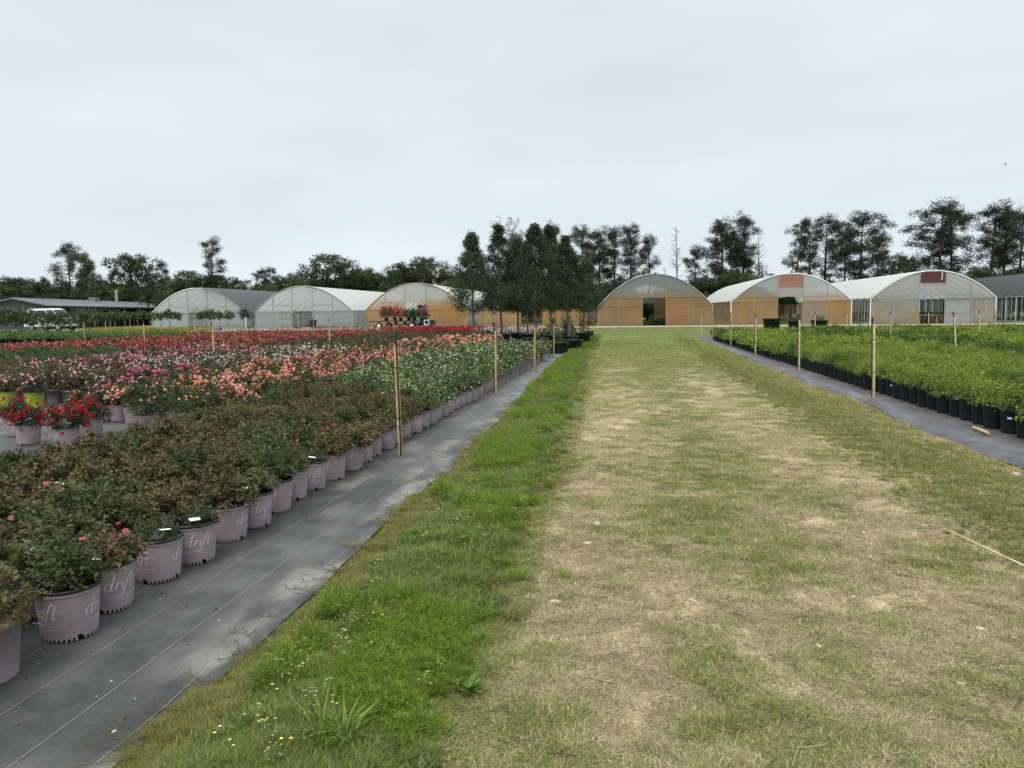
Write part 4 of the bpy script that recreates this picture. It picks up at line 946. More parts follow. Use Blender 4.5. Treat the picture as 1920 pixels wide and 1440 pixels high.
# ------------------------------------------------------------------ trees
def crown_leaves(g, centers, rad_, per, leaf, ca, cb, r, flat=.7, asp=.55, dull=1.0, up=.8):
    k = len(centers); n = k*per; j = np.repeat(np.arange(k), per); rd = np.broadcast_to(rad_, (k,))[j, None]
    o = unit(r.normal(0, 1, (n, 3)))*r.uniform(.25, 1.05, (n, 1)); o[:, 2] *= flat; p = centers[j]+o*rd
    c = lerp(ca, cb, r.uniform(0, 1, (k, 1)))[j]*r.uniform(.7, 1.3, (n, 1))
    leaves(g, p, r.normal(0, 1, (n, 3)), unit(o+A(0, 0, up)+r.normal(0, .5, (n, 3))), leaf*r.uniform(.6, 1.4, n), leaf*asp, c)
def oak_tree(seed, H=5.0, R=1.15, z0=1.55, leaf=.085, n=130, per=75, wisp=0):
    """potted live oak; returns trunk geo and crown geo (z from the ground)"""
    r = np.random.default_rng(seed); tg, cg = Geo(), Geo()
    lx, ly = r.normal(0, .12, 2)
    tr = [A(0, 0, .45), A(lx*.3, ly*.3, 1.3), A(lx*.7, ly*.5, 2.4), A(lx, ly, H*.75), A(lx*1.1, ly, H*.97)]
    tube(tg, tr, [.055, .048, .04, .022, .008], 8)
    cen = []
    for k in range(n):
        t = r.uniform(0, 1)**1.1; z = z0+(H-z0)*t; prof = (1-t)**.7*min(1, (t+.14)/.2)**.6
        a = r.uniform(0, 2*PI); q = R*prof*r.uniform(.35, 1.08)**.7
        c = A(math.cos(a)*q+lx*t, math.sin(a)*q+ly*t, z+.12*q); cen.append(c)
        if k % 2 == 0: tube(tg, [A(lx*t, ly*t, max(z-.45*q-.1, z0*.95)), c], [.014, .005], 4, cap=False)
    cen = np.array(cen); sz = .44*(1-.5*(cen[:, 2]-z0)/(H-z0))*R/1.15
    crown_leaves(cg, cen, sz, per, leaf, (.026, .050, .024), (.070, .105, .048), r, .85)
    if wisp:
        wc = []
        for k in range(wisp):
            b = A(r.normal(0, .35), r.normal(0, .3), H*.9); tpp = b+A(r.normal(0, .35), r.normal(0, .3), r.uniform(.5, 1.2)); tube(tg, [b, (b+tpp)/2+r.normal(0, .05, 3), tpp], [.008, .005, .003], 4, cap=False)
            wc += [b+(tpp-b)*q+r.normal(0, .06, 3) for q in r.uniform(.2, 1, 6)]
        crown_leaves(cg, np.array(wc), .12, 9, leaf*.8, (.05, .07, .035), (.09, .11, .05), r, 1)
    return tg, cg
def tub(g, r, h, n=28): lathe(g, [(r*.80, 0), (r*.84, .02), (r*.97, h*.86), (r*1.03, h*.87), (r*1.05, h), (r*.98, h), (r*.95, h*.8), (.001, h*.78)], n)
OAKS = [(-6.75, 34.3, 5.0, 1.12, 0, 'leftmost of the tall potted oaks'), (-5.75, 36.2, 5.6, 1.0, 10, 'with a thin wispy top, tallest of the group'), (-5.30, 38.5, 5.2, .95, 4, 'behind the wispy one'), (-3.55, 31.0, 4.9, 1.2, 0, 'dense and dark, in the middle of the group'),
        (-3.25, 34.8, 5.3, .95, 0, 'narrow-topped, just right of the densest one'), (-2.35, 33.2, 4.6, .95, 0, 'brownish, second from the right end'), (-2.0, 38, 4.0, .95, 2, 'rightmost and lowest of the potted oaks'), (-4.55, 36.5, 4.7, 1.0, 2, 'in the back between the two halves')]
for n_, (x, y, H, R, wsp, lb) in enumerate(OAKS):
    tg, cg = oak_tree(900+n_, H, R*1.0, 1.62, .08, 150, 105, wsp); o = tag(empty('potted_oak', (x, y, .01)), 'potted live oak in a black tub, '+lb, 'potted tree', 'tall potted oaks')
    mob('trunk', tg, M_barkpale, o); mob('crown', cg, M_leafdull, o); g = Geo(); tub(g, .40 if n_ not in (3,) else .52, .48 if y > 30 else .42); mob('tub', g, M_black, o)
# extra tubs and shrubs around the oaks
def potted_small(x, y, r_, h, label, mesh, hs=1.0, cat='potted shrub', grp=None, sc3=None):
    o = tag(empty('tub_plant', (x, y, .01)), label, cat, grp); g = Geo(); tub(g, r_, h); mob('tub', g, M_black, o)
    if mesh is not None: mob('foliage', mesh, None, o, loc=(0, 0, h*.8), scale=sc3 or (hs, hs, hs), rot=(0, 0, rng.uniform(0, 6)))
    return o
def loose(seed, n, R, H, leaf, a, b, k=40, fl=None):
    g, tip = bush(seed, n, R, H, leaf, a, b, .5, k, .5, z0=0, openness=.15); r = np.random.default_rng(seed)
    if fl: p, nr = bloomset(tip, .6, r, 5, .12); blooms(g, p, nr, .05, fl, r, 2, 0)
    return g.mesh('foliage', LM)
LSH = [loose(950, 1500, .38, .95, .06, (.09, .13, .03), (.16, .19, .04)), loose(951, 1500, .42, 1.1, .06, (.05, .09, .03), (.12, .15, .04)), loose(952, 900, .3, 1.3, .055, (.07, .09, .035), (.16, .10, .04))]
for n_, (x, y, m_, s, lb) in enumerate(((-3.9, 42, 0, 1.1, 'yellow-green shrub behind the densest oak trunk'), (-3.0, 40.5, 1, 1, 'bushy shrub between the middle oak trunks'), (-2.55, 35.8, 1, .8, 'dark leafy shrub right of the middle oak trunk'), (-2.2, 40, 2, 1, 'thin reddish shrub by the rightmost oak'),
                                 (-1.98, 43.5, 2, 1.15, 'tall sparse shrub at the right end of the oak row'), (-3.2, 28.3, 0, .45, 'low shrub in a wide tub at the near end'), (-2.35, 27.7, 1, .5, 'low shrub in the tub nearest the cloth edge'), (-1.98, 30.2, 2, .35, 'almost bare tub right of the oaks'))):
    potted_small(x, y, .40 if y < 32 else .30, .42, lb, LSH[m_], s, grp='shrubs in tubs round the oaks')
p = at(1020, 678, 0); rose(p[0], p[1], SMALL[0], 'small white-budded rose in a lone lilac pot before the oaks', 'rose bushes in lilac pots')
for n_, (x, y, r_, lb, m_) in enumerate(((-6.6, 33.3, .5, 'wide low black tub left of the oak row', None), (-4.2, 30.3, .5, 'wide black tub at the near edge of the oaks', None))):
    o = tag(mob('black_tub', (lambda g: (tub(g, r_, .4), g)[1])(Geo()), M_black, loc=(x, y, .01)), lb, 'tub')
# tubs on the right before the orange greenhouse
DOME = loose(960, 900, .5, .55, .05, (.03, .05, .02), (.05, .07, .03))
for n_, (px_, m_, hh, lb) in enumerate(((1447, None, .85, 'empty big black tub left of two planted tubs'), (1489, DOME, .62, 'big black tub with a dome of dark foliage, middle of three'), (1536, DOME, .62, 'wide black tub with a low dark plant, rightmost of three'))):
    p = atY(px_, 612, 62+n_*2.5); potted_small(p[0], p[1], .68 if n_ != 1 else .5, hh, lb, m_, 1.1, 'tub', 'big tubs on the grass by the greenhouses')

# standards (small round-headed trees in black pots) at left
def std_tree(seed, H, R, vz=.5):
    R *= 1.3; r = np.random.default_rng(seed); tg, cg = Geo(), Geo(); tube(tg, [(0, 0, .3), (r.normal(0, .03), 0, 1.0), (0, 0, H-.5)], [.022, .02, .012], 5)
    k = 60; c = unit(r.normal(0, 1, (k, 3)))*r.uniform(.3, 1, (k, 1))*A(R*1.1, R*1.1, vz)+A(0, 0, H-vz); crown_leaves(cg, c, .19, 36, .085, (.035, .065, .02), (.065, .105, .035), r)
    c2 = c[r.integers(0, k, 60)]+r.normal(0, .12, (60, 3)); blooms(cg, c2, r.normal(0, 1, (60, 3)), .035, [(.7, .7, .62)], r, 0, 0); return tg, cg
SV = [tuple(m_.mesh(n__, mm) for m_, n__, mm in zip(std_tree(980+s, 2.15, .52 if s < 5 else .42, .74 if s < 5 else .5), ('trunk', 'crown'), (M_barkpale, M_leafdull))) for s in range(10)]
g = Geo(); tub(g, .27, .36, 18); STUB = g.mesh('tub', M_black)
sx = [(4, 58), (14, 60), (27, 57), (40, 61), (50, 58), (63, 60), (75, 58), (88, 61), (98, 57), (110, 60), (122, 58), (135, 60), (148, 57), (160, 56), (168, 60), (183, 66), (195, 69), (205, 68), (218, 70), (235, 68), (252, 71), (268, 69), (285, 70), (300, 68), (318, 69), (335, 70), (378, 68), (395, 63), (412, 68), (430, 66), (457, 68)]
for n_, (px_, Y) in enumerate(sx):
    p = atY(px_, 615, Y); s = (1.0 if 50 < px_ < 150 else 1.12) if px_ < 170 else (.92 if n_ % 3 else 1.0)
    o = tag(empty('potted_standard', (p[0], p[1], .01), rng.uniform(0, 6), s), 'small round-headed tree in black pot, %s from the left end of the row' % (ORD[n_] if n_ else 'first'), 'potted tree', 'round-headed potted trees at the left'); a_, b_ = SV[n_ % 5+(0 if px_ < 170 else 5)]
    mob('trunk', a_, None, o); mob('crown', b_, None, o); mob('tub', STUB, None, o)

# background trees
def pine(seed, H=20, lo=.42, W=3.0, dens=1.0, lean=0.0):
    r = np.random.default_rng(seed); tg, cg = Geo(), Geo(); bx, by_ = r.normal(0, .35), r.normal(0, .3)
    def tp(t): return A(bx*math.sin(t*3)+lean*t*H, by_*t, H*t)
    tube(tg, [tp(t) for t in np.linspace(0, .97, 9)], np.linspace(.30, .05, 9), 7)
    cen = []; rr = []; nb = int(38*dens)
    for k in range(nb):
        t = lo+(.99-lo)*(k+r.uniform(0, 1))/nb; u = (t-lo)/(1-lo); L = W*(1-max(0, (u-.45)/.62)**2.2)*(.62+.38*min(1, u/.35))*r.uniform(.4, 1.12)*(1 if r.uniform() > .15 else 1.25)
        a = r.uniform(0, 2*PI); b0 = tp(t); up = .12+.45*u; tip = b0+A(math.cos(a)*L, math.sin(a)*L, L*up*r.uniform(.4, 1.2)); tube(tg, [b0, (b0+tip)/2-A(0, 0, .05*L), tip], [.07, .045, .02], 4, cap=False)
        for q in range(max(2, int(L*1.9))):
            f = r.uniform(.45, 1.05); cen.append(b0+(tip-b0)*f+A(r.normal(0, .28), r.normal(0, .28), r.normal(.12, .34))); rr.append(r.uniform(.6, 1.15))
    for q in range(9): cen.append(tp(.95)+r.normal(0, .45, 3)*A(1.5, 1.5, .7)); rr.append(.6)
    for q in range(7):                       # dead stubs below the crown
        t = lo*r.uniform(.55, 1); a = r.uniform(0, 6.28); b0 = tp(t); tube(tg, [b0, b0+A(math.cos(a), math.sin(a), .15)*r.uniform(.4, 1.3)], [.035, .012], 3, cap=False)
    crown_leaves(cg, np.array(cen), np.array(rr), 66, .31, (.030, .043, .026), (.064, .078, .048), r, .8, .35); return tg, cg
def decid(seed, H=12, W=4.2, lo=.18, ca=(.042, .062, .026), cb=(.085, .112, .048), k=120, leaf=.30, per=40):
    r = np.random.default_rng(seed); tg, cg = Geo(), Geo(); tube(tg, [(0, 0, 0), (r.normal(0, .2), 0, H*.3), (r.normal(0, .4), 0, H*.75)], [.30, .22, .08], 7)
    lobes = [(r.normal(0, W*.42), r.normal(0, W*.42), H*(lo+.2+(.72-lo)*r.uniform(0, 1)**.8), W*r.uniform(.32, .6)) for _ in range(9)]+[(0, 0, H-W*.38, W*.42)]
    lobes = [(a_, b_, min(c_, (H-d_*.85)*(1-.12*math.hypot(a_, b_)/W)), d_) for a_, b_, c_, d_ in lobes]
    cen = []
    for q in range(k):
        lx, ly, lz, lr = lobes[r.integers(0, len(lobes))]; d = unit(r.normal(0, 1, 3)); c = A(lx, ly, lz)+d*lr*r.uniform(.6, 1.05)*A(1, 1, .8)
        if c[2] < H*lo: c[2] = H*lo+r.uniform(0, .8)
        cen.append(c)
        if q % 7 == 0: tube(tg, [A(0, 0, H*.35), A(lx, ly, lz)*.7+A(0, 0, .1*H), c], [.12, .07, .02], 4, cap=False)
    crown_leaves(cg, np.array(cen), .8, int(per*1.3), leaf, ca, cb, r, .75, .6); return tg, cg
def fin(pair, tm=M_bark, cm=M_leafdull): return pair[0].mesh('trunk', tm), pair[1].mesh('crown', cm)
PV_ = [fin(pine(1100+s, 20, [.40, .46, .35, .5, .42, .38][s], [3.4, 2.9, 3.9, 2.6, 3.1, 4.3][s], [1, .9, 1.2, .8, 1.0, 1.3][s])) for s in range(6)]
PW = fin(pine(1120, 16, .35, 4.6, .8)); PL = fin(pine(1121, 20, .42, 2.4, .8, lean=.10))
DV = [fin(decid(1200+s, 12, [4.2, 5.0, 3.6, 4.6][s], cb=[(.085, .115, .045), (.07, .095, .042), (.10, .125, .055), (.075, .10, .04)][s])) for s in range(4)]
DG = fin(decid(1230, 14, 3.4, .15, (.05, .08, .035), (.095, .13, .06), 110))
def put(pair, px_, topy, Y, H0, name, label, cat, grp, sx_=1.0, rz=None):
    Y += 24 if px_ < 330 else 0; p = atY(px_, topy, Y); s = p[2]/H0; o = tag(empty(name, (p[0], p[1], -.05), rng.uniform(0, 6) if rz is None else rz), label, cat, grp); o.scale = (s*sx_, s*sx_, s)
    mob('trunk', pair[0], None, o); mob('crown', pair[1], None, o)
# tall pines: pixel column, top row, distance, variant, width
PINES = [(1040, 422, 118, 0, .9), (1092, 428, 120, 5, 1.0), (1122, 432, 126, 1, 1), (1150, 430, 124, 2, 1), (1182, 425, 118, 4, 1), (1214, 443, 122, 3, 1), (1303, 466, 118, 3, 1.1), (1352, 415, 120, 2, 1.15), (1372, 440, 128, 5, 1), (1398, 405, 122, 0, 1.0), (1485, 411, 120, 'L', 1),
         (1520, 425, 122, 1, 1.1), (1553, 408, 118, 4, 1.1), (1585, 430, 126, 1, 1), (1618, 401, 116, 5, 1.15), (1650, 440, 122, 2, 1), (1763, 382, 112, 2, 1.2), (1790, 392, 114, 0, 1.1), (1862, 386, 112, 1, 1.25), (1893, 393, 113, 4, 1.2), (1918, 395, 116, 0, 1.1), (300, 490, 122, 3, 1.0), (393, 449, 118, 1, 1.05), (488, 505, 128, 0, 1), (505, 503, 130, 4, 1), (1068, 470, 122, 3, 1), (1690, 478, 125, 0, 1.1), (80, 520, 124, 3, 1)]
order = sorted(range(len(PINES)), key=lambda i: PINES[i][0])
for rank, i in enumerate(order):
    px_, ty, Y, v_, sw = PINES[i]; put(PL if v_ == 'L' else PV_[v_], px_, ty, Y, 20, 'pine_tree', 'pine tree on the skyline, %s%s counting pines from the left' % ('leaning, ' if v_ == 'L' else '', ORD[rank] if rank else 'first'), 'pine', 'pines behind the greenhouses', sw*1.12, 0.0 if v_ == 'L' else None)
put(PW, 125, 462, 118, 16, 'pine_tree', 'wide flat-topped pine above the barn roof', 'pine', 'pines behind the greenhouses', 1.05)
DEC = [(160, 476, 116, 'G', 'pale green upright tree right of the flat-topped pine', .9), (245, 471, 120, 0, 'rounded tree with an open crown above the barn', 1), (20, 512, 125, 1, 'leafy tree at the left picture edge', 1.3), (60, 520, 122, 2, 'low leafy tree left of the flat-topped pine', 1.2), (350, 502, 118, 3, 'leafy tree left of the lone tall pine', 1.2), (425, 508, 120, 1, 'leafy tree above the peak of the first greenhouse', 1.3),
       (545, 510, 118, 2, 'leafy tree just left of the big round tree', 1.1), (612, 470, 112, 3, 'big round-topped tree behind the second greenhouse', 1.25), (683, 500, 120, 0, 'leafy tree right of the big round tree', 1.1), (735, 487, 116, 3, 'leafy tree above the gap before the third greenhouse', 1), (796, 477, 116, 0, 'tall leafy tree behind the third greenhouse', 1), (838, 500, 118, 2, 'leafy tree just left of the potted oaks', 1), (970, 430, 110, 2, 'leafy tree behind the potted oaks', .6),
       (1145, 520, 116, 3, 'dark tree rising behind the left slope of the domed greenhouse', .9), (1235, 540, 118, 1, 'small tree at the foot of the bare tree', .8), (1330, 520, 116, 0, 'dark tree in the gap right of the domed greenhouse', .9), (1380, 500, 118, 1, 'dark tree below the pines in the middle right', 1), (1440, 530, 116, 2, 'leafy tree behind the white roof', 1), (1545, 520, 116, 1, 'leafy tree below the pines over the white roofs', 1), (1610, 510, 114, 3, 'dark tree behind the far white roof', 1), (1702, 476, 112, 0, 'leafy tree left of the tallest pine pair', .9), (1745, 510, 112, 2, 'leafy tree at the foot of the tallest pines', 1), (1835, 490, 108, 1, 'leafy tree between the two tallest pine groups', 1), (1890, 500, 108, 3, 'dark tree at the right picture edge', 1), (290, 505, 120, 1, 'dark tree between barn chimney and greenhouse', 1), (200, 520, 118, 3, 'dark tree behind the barn ridge', 1.3), (1085, 520, 112, 0, 'leafy tree behind the rightmost potted oak', 1)]
for n_, (px_, ty, Y, v_, lb, sw) in enumerate(DEC): put(DG if v_ == 'G' else DV[v_], px_, ty, Y, 14 if v_ == 'G' else 12, 'broadleaf_tree', lb, 'tree', 'broadleaf trees behind the greenhouses', sw)
def bare(seed, H=17):
    r = np.random.default_rng(seed); g = Geo(); tube(g, [(0, 0, 0), (.2, 0, H*.5), (0, .1, H)], [.2, .12, .03], 6)
    for k in range(46):
        t = r.uniform(.35, .98); a = r.uniform(0, 6.28); L = r.uniform(.5, 2.2)*(1.15-t)*1.6+.3; b0 = A(.2*math.sin(t*PI), 0, H*t); e_ = b0+A(math.cos(a)*L, math.sin(a)*L, L*r.uniform(-.1, .9)); tube(g, [b0, e_], [.05, .015], 4, cap=False)
        for q in range(3): s_ = b0+(e_-b0)*r.uniform(.4, .9); tube(g, [s_, s_+r.normal(0, .35, 3)], [.02, .008], 3, cap=False)
    return g
M_bare = plain('bare_grey_bark', (.16, .15, .14), .9, .2)
for px_, ty, Y, s_, lb in ((1268, 421, 118, 1, 'tall bare dead tree above the domed greenhouse'), (1422, 425, 120, 2, 'bare dead tree beside the pines'), (1245, 500, 120, 3, 'short bare tree left of the tall dead one')):
    p = atY(px_, ty, Y); o = tag(mob('bare_tree', bare(s_), M_bare, loc=(p[0], p[1], -.05), scale=p[2]/17), lb, 'bare tree', 'bare trees behind the greenhouses')
# the wood behind, read as one mass
P = []; 
for i in range(520):
    px_ = rng.uniform(-80, 2000); Y = rng.uniform(112, 160)+(26 if px_ < 330 else 0); p = atY(px_, 590, Y); P.append((p[0], p[1], -.1))
P = np.array(P); pxx = np.array([960+FPX*((q-A(0, 0, CAMH))@_r)/((q-A(0, 0, CAMH))@_f) for q in P])
Hn = np.interp(pxx, [-80, 120, 300, 480, 560, 700, 850, 1000, 1100, 1180, 1240, 1300, 1450, 1560, 1700, 1830, 2000], [8.5, 9, 8.5, 7, 8, 8.2, 7.5, 8, 7, 5, 4.2, 6.5, 6.5, 6, 6, 6.5, 7])*rng.uniform(.75, 1.12, len(P))
UND = [decid(1300+s, 8, 4.0, .02, k=60, leaf=.36, per=34)[1].mesh('crown', M_leafdull) for s in range(4)]
scatter('woods', P, UND, rng.integers(0, 4, len(P)), rng.uniform(0, 6.28, len(P)), np.stack([Hn/8*1.0, Hn/8*1.0, Hn/8], -1))

# ------------------------------------------------------------------ greenhouses
def arch(t, W, e_, pk): return W/2*t, e_+(pk-e_)*(1-np.abs(t)**2.05)
def panel(W, e_, pk, t0, t1, zlo, n=8, y=0.0, nz=1):
    g = Geo(); t = np.linspace(t0, t1, n); x, z = arch(t, W, e_, pk); lo = np.stack([x, x*0+y, x*0+zlo], -1); hi = np.stack([x, x*0+y, z-.01], -1); i = np.arange(n-1)
    g.add(np.concatenate([lo, hi]), np.stack([i, i+1, i+n+1, i+n], -1)); return g
def rect(x0, x1, z0, z1, y=0.0):
    g = Geo(); g.add([[x0, y, z0], [x1, y, z0], [x1, y, z1], [x0, y, z1]], [[0, 1, 2, 3]]); return g
POSTS = [-1, -.62, -.22, .20, .60, 1]
def greenhouse(X, D, W, e_, pk, L, label, films, roof, side, door=2.8, hoopm=M_hoop, cap=None, scallop=.03, benches=False, sidewall=True, framem=M_metal, doorleaf=None, topboard=None, open_left=False):
    o = tag(empty('greenhouse', (X, D, 0)), label, 'greenhouse', 'arched greenhouses in a row')
    nb = int(L/1.9); ys = np.linspace(0, L, nb*4+1); t = np.linspace(-1, 1, 41); x, z = arch(t, W, e_, pk)
    bump = scallop*np.abs(np.cos(ys/L*nb*PI))
    g = Geo(); V = np.stack([np.repeat((x*1.003)[None], len(ys), 0)*(1+bump[:, None]*.01), np.repeat(ys[:, None], len(t), 1)+.02, z[None]+.02+bump[:, None]], -1)
    gi = (np.arange(len(ys)-1)[:, None]*len(t)+np.arange(len(t)-1)[None]).ravel(); g.add(V.reshape(-1, 3), np.stack([gi, gi+1, gi+len(t)+1, gi+len(t)], -1), smooth=False); mob('roof_cover', g, roof, o)
    # hoops
    tt = np.linspace(-1, 1, 19); hx, hz = arch(tt, W-.08, e_, pk-.05); pts = [(-W/2+.04, 0, 0)]+[(a_, 0, b_) for a_, b_ in zip(hx, hz)]+[(W/2-.04, 0, 0)]
    g = Geo(); tube(g, pts, .03, 5, cap=False); hm = g.mesh('hoop', hoopm)
    for k in range(nb+1): mob('hoop', hm, None, o, loc=(0, max(.06, min(L-.06, k*L/nb)), 0))
    g = Geo(); tube(g, [(0, .1, pk-.12), (0, L-.1, pk-.12)], .025, 5); mob('ridge_purlin', g, hoopm, o)
    # rims at the front edge
    g = Geo(); px2, pz2 = arch(np.linspace(-1, 1, 33), W+.05, e_, pk+.03); tube(g, [(-W/2-.02, -.03, 0)]+[(a_, -.03, b_) for a_, b_ in zip(px2, pz2)]+[(W/2+.02, -.03, 0)], .055, 6, smooth=True); mob('front_arch', g, cap or framem, o)
    # end wall bays
    for b in range(5):
        t0, t1 = POSTS[b], POSTS[b+1]
        if b == 2: mob('end_panel', panel(W, e_, pk, t0, t1, door, y=0.0), films[b], o)
        else: mob('end_panel', panel(W, e_, pk, t0, t1, 0.03, y=0.0), films[b], o)
    for b in range(1, 5):
        x_, z_ = arch(A(POSTS[b]), W, e_, pk); g = Geo(); box(g, (float(x_), -.05, float(z_)/2), (.065, .07, float(z_)-.03)); mob('post', g, framem, o)
    for z_, a0, a1 in ((e_, -1, POSTS[2]), (e_, POSTS[3], 1), (door, -.85 if pk > 4.8 else -.6, .82 if pk > 4.8 else .6)):
        g = Geo(); box(g, (W/2*(a0+a1)/2, -.045, z_), (W/2*(a1-a0)-.1, .045, .045)); mob('rail', g, framem, o)
    if doorleaf is not None:
        g = rect(W/2*POSTS[3]+.05, W/2*POSTS[4]-.05, .1, 2.15, -.13); g2 = Geo(); dl = mob('sliding_door', g, doorleaf, o)
        for zz in (.1, 1.1, 2.15): box(g2, (W/2*(POSTS[3]+POSTS[4])/2, -.15, zz), (W/2*(POSTS[4]-POSTS[3])-.1, .04, .05))
        mob('door_frame', g2, framem, dl)
    # back wall
    for b in range(5):
        t0, t1 = POSTS[b], POSTS[b+1]; mob('back_panel', panel(W, e_, pk, t0, t1, 2.6 if b == 2 else .03, y=L), films[0] if b != 2 else F_clear, o)
    # sides
    for s in (-1, 1):
        x_ = s*(W/2-.01)
        if sidewall and not (open_left and s == -1):
            g = Geo(); ysd = np.linspace(0.02, L, nb+1); lo = np.stack([ysd*0+x_, ysd, ysd*0+.05], -1); hi = np.stack([ysd*0+x_, ysd, ysd*0+e_], -1); i = np.arange(nb); g.add(np.concatenate([lo, hi]), np.stack([i, i+1, i+nb+2, i+nb+1], -1)); mob('side_wall', g, side, o)
        g = Geo(); box(g, (x_, L/2, e_), (.07, L, .09)); box(g, (x_, L/2, .12), (.05, L, .24)); mob('side_rail', g, framem, o)
        g = Geo(); yy = np.arange(.9, L, .95)
        for q in yy: box(g, (x_*.998, q, e_/2), (.05, .05, e_))
        mob('side_studs', g, framem, o)['kind'] = 'stuff'
    if benches:
        for s in (-1, 0, 1):
            for q in range(5):
                bo = Geo(); box(bo, (0, 0, .86), (1.9, 4.8, .09)); bn = tag(empty('plant_bench', (X+s*W*.28, D+3.2+q*5.4, 0)), 'wooden plant bench inside a greenhouse, %s row, %s from the front' % (['left', 'middle', 'right'][s+1], ORD[q] if q else 'first')+(' of the black-roofed house' if cap is not None else ' of the grey-fronted house'), 'bench', 'benches in the greenhouses')
                mob('bench_top', bo, M_wood, bn); 
                lm = Geo(); box(lm, (0, 0, .41), (.22, .22, .82)); lmesh = lm.mesh('leg', M_wood)
                for ax in (-.8, .8):
                    for ay in (-2.2, 0, 2.2): mob('leg', lmesh, None, bn, loc=(ax, ay, 0))
                bf = mob('seedlings', BENCHF, None, bn, loc=(0, 0, .9))
                bf['kind'] = 'stuff'
    return o
gb = Geo(); r_ = np.random.default_rng(77); crown_leaves(gb, np.stack([r_.uniform(-.8, .8, 60), r_.uniform(-2.2, 2.2, 60), r_.uniform(.02, .14, 60)], -1), .18, 14, .11, (.03, .06, .02), (.07, .10, .03), r_); BENCHF = gb.mesh('seedlings', M_leafdull)
SP = .160*80
Y0 = 79.6
greenhouse(-47.1, 80.3, 11.2, 1.85, 4.55, 32, 'clear-fronted greenhouse with sagging black shade cloth, beside the barn', [F_clear]*5, F_roofclear, F_side, 2.55, framem=M_metal, cap=M_white)
greenhouse(-34.9, 80.6, 11.2, 1.9, 4.6, 32, 'clear-fronted greenhouse with bright white roof, metal rack before it', [F_clear]*5, F_roof, F_side, 2.6)
greenhouse(-22.2, 81.0, 11.2, 1.95, 4.75, 32, 'amber-stained greenhouse behind the flower wagon', [F_orange3]*5, F_roof, F_side, 2.75, framem=M_tanframe)
greenhouse(-9.5, 80.2, 11.4, 2.0, 4.8, 32, 'orange-stained greenhouse hidden by the potted oaks', [F_orange, F_orange, F_orange, F_orange3, F_orange3], F_roof, F_grey, 2.7, framem=M_tanframe)
greenhouse(3.05, Y0-1, 11.2, 2.05, 5.15, 32, 'orange greenhouse with dark-edged grey dome at the end of the track', [F_orange, F_orange, F_crease, F_crease, F_orange], F_shade, F_clear, 2.9, framem=M_tanframe, cap=M_metal, doorleaf=F_crease)
g6 = greenhouse(16.2, 79.0, 11.3, 2.35, 5.0, 32, 'orange-stained greenhouse with a terracotta board over its doorway', [F_orange, F_orange, F_grey, F_tan, F_orange3], F_roof, F_clear, 2.8, framem=M_tanframe, scallop=.10, sidewall=False, cap=M_white, doorleaf=F_tan)
g7 = greenhouse(28.5, 77.0, 10.9, 2.45, 4.95, 32, 'grey-fronted greenhouse with dark red vent and benches inside', [F_grey]*5, F_roof, F_clear, 2.75, scallop=.10, sidewall=False, cap=M_white, benches=True, doorleaf=F_clear)
g8 = greenhouse(42.2, 77.0, 11.2, 2.5, 4.9, 32, 'greenhouse under black shade cloth at the right picture edge', [F_side]*5, F_shade, F_clear, 2.75, scallop=.12, sidewall=False, cap=M_white, hoopm=M_white)
def onhouse(o, W, e_, pk, t0, t1, zlo, m, name, y=-.09): return mob(name, panel(W, e_, pk, t0, t1, zlo, y=y), m, o)
onhouse(g6, 11.3, 2.35, 5.0-.05, -.20, .19, 3.75, M_clay, 'vent_board'); onhouse(g7, 10.9, 2.45, 4.95-.05, -.21, .19, 3.85, M_mesh, 'vent_mesh')
g = Geo(); tube(g, [(.7, -.16, 4.95), (.7, -.16, 4.15), (.55, -.2, 4.1)], .07, 6); mob('vent_pipe', g, M_metal, g7)
g = Geo(); tube(g, [(0, 0, 0), (0, 0, 3.0)], .05, 6); mob('door_post', g, M_metal, g7, loc=(W_ := 3.4, -.18, 0))
# shade cloth over the first house, hanging over its right side
g = Geo(); t = np.linspace(.12, 1.25, 26); yy = np.linspace(-.35, 30, 24)
Tt, Yy = np.meshgrid(t, yy); xa, za = arch(np.clip(Tt, 0, 1), 11.35, 1.85, 4.63); over = np.clip(Tt-1, 0, 1); xa = xa+over*1.6; za = za-over*3.2+.04*np.sin(Yy*1.7)*Tt
za = za+.05; yb = Yy - .0
gi = (np.arange(len(yy)-1)[:, None]*len(t)+np.arange(len(t)-1)[None]).ravel(); g.add(np.stack([xa, yb, za], -1).reshape(-1, 3), np.stack([gi, gi+1, gi+len(t)+1, gi+len(t)], -1))
h1 = [o for o in COL.objects if o.name == 'greenhouse'][0]; mob('shade_cloth', g, film('sagging_shade_cloth', (.05, .052, .058), .85, trans=.1), h1)

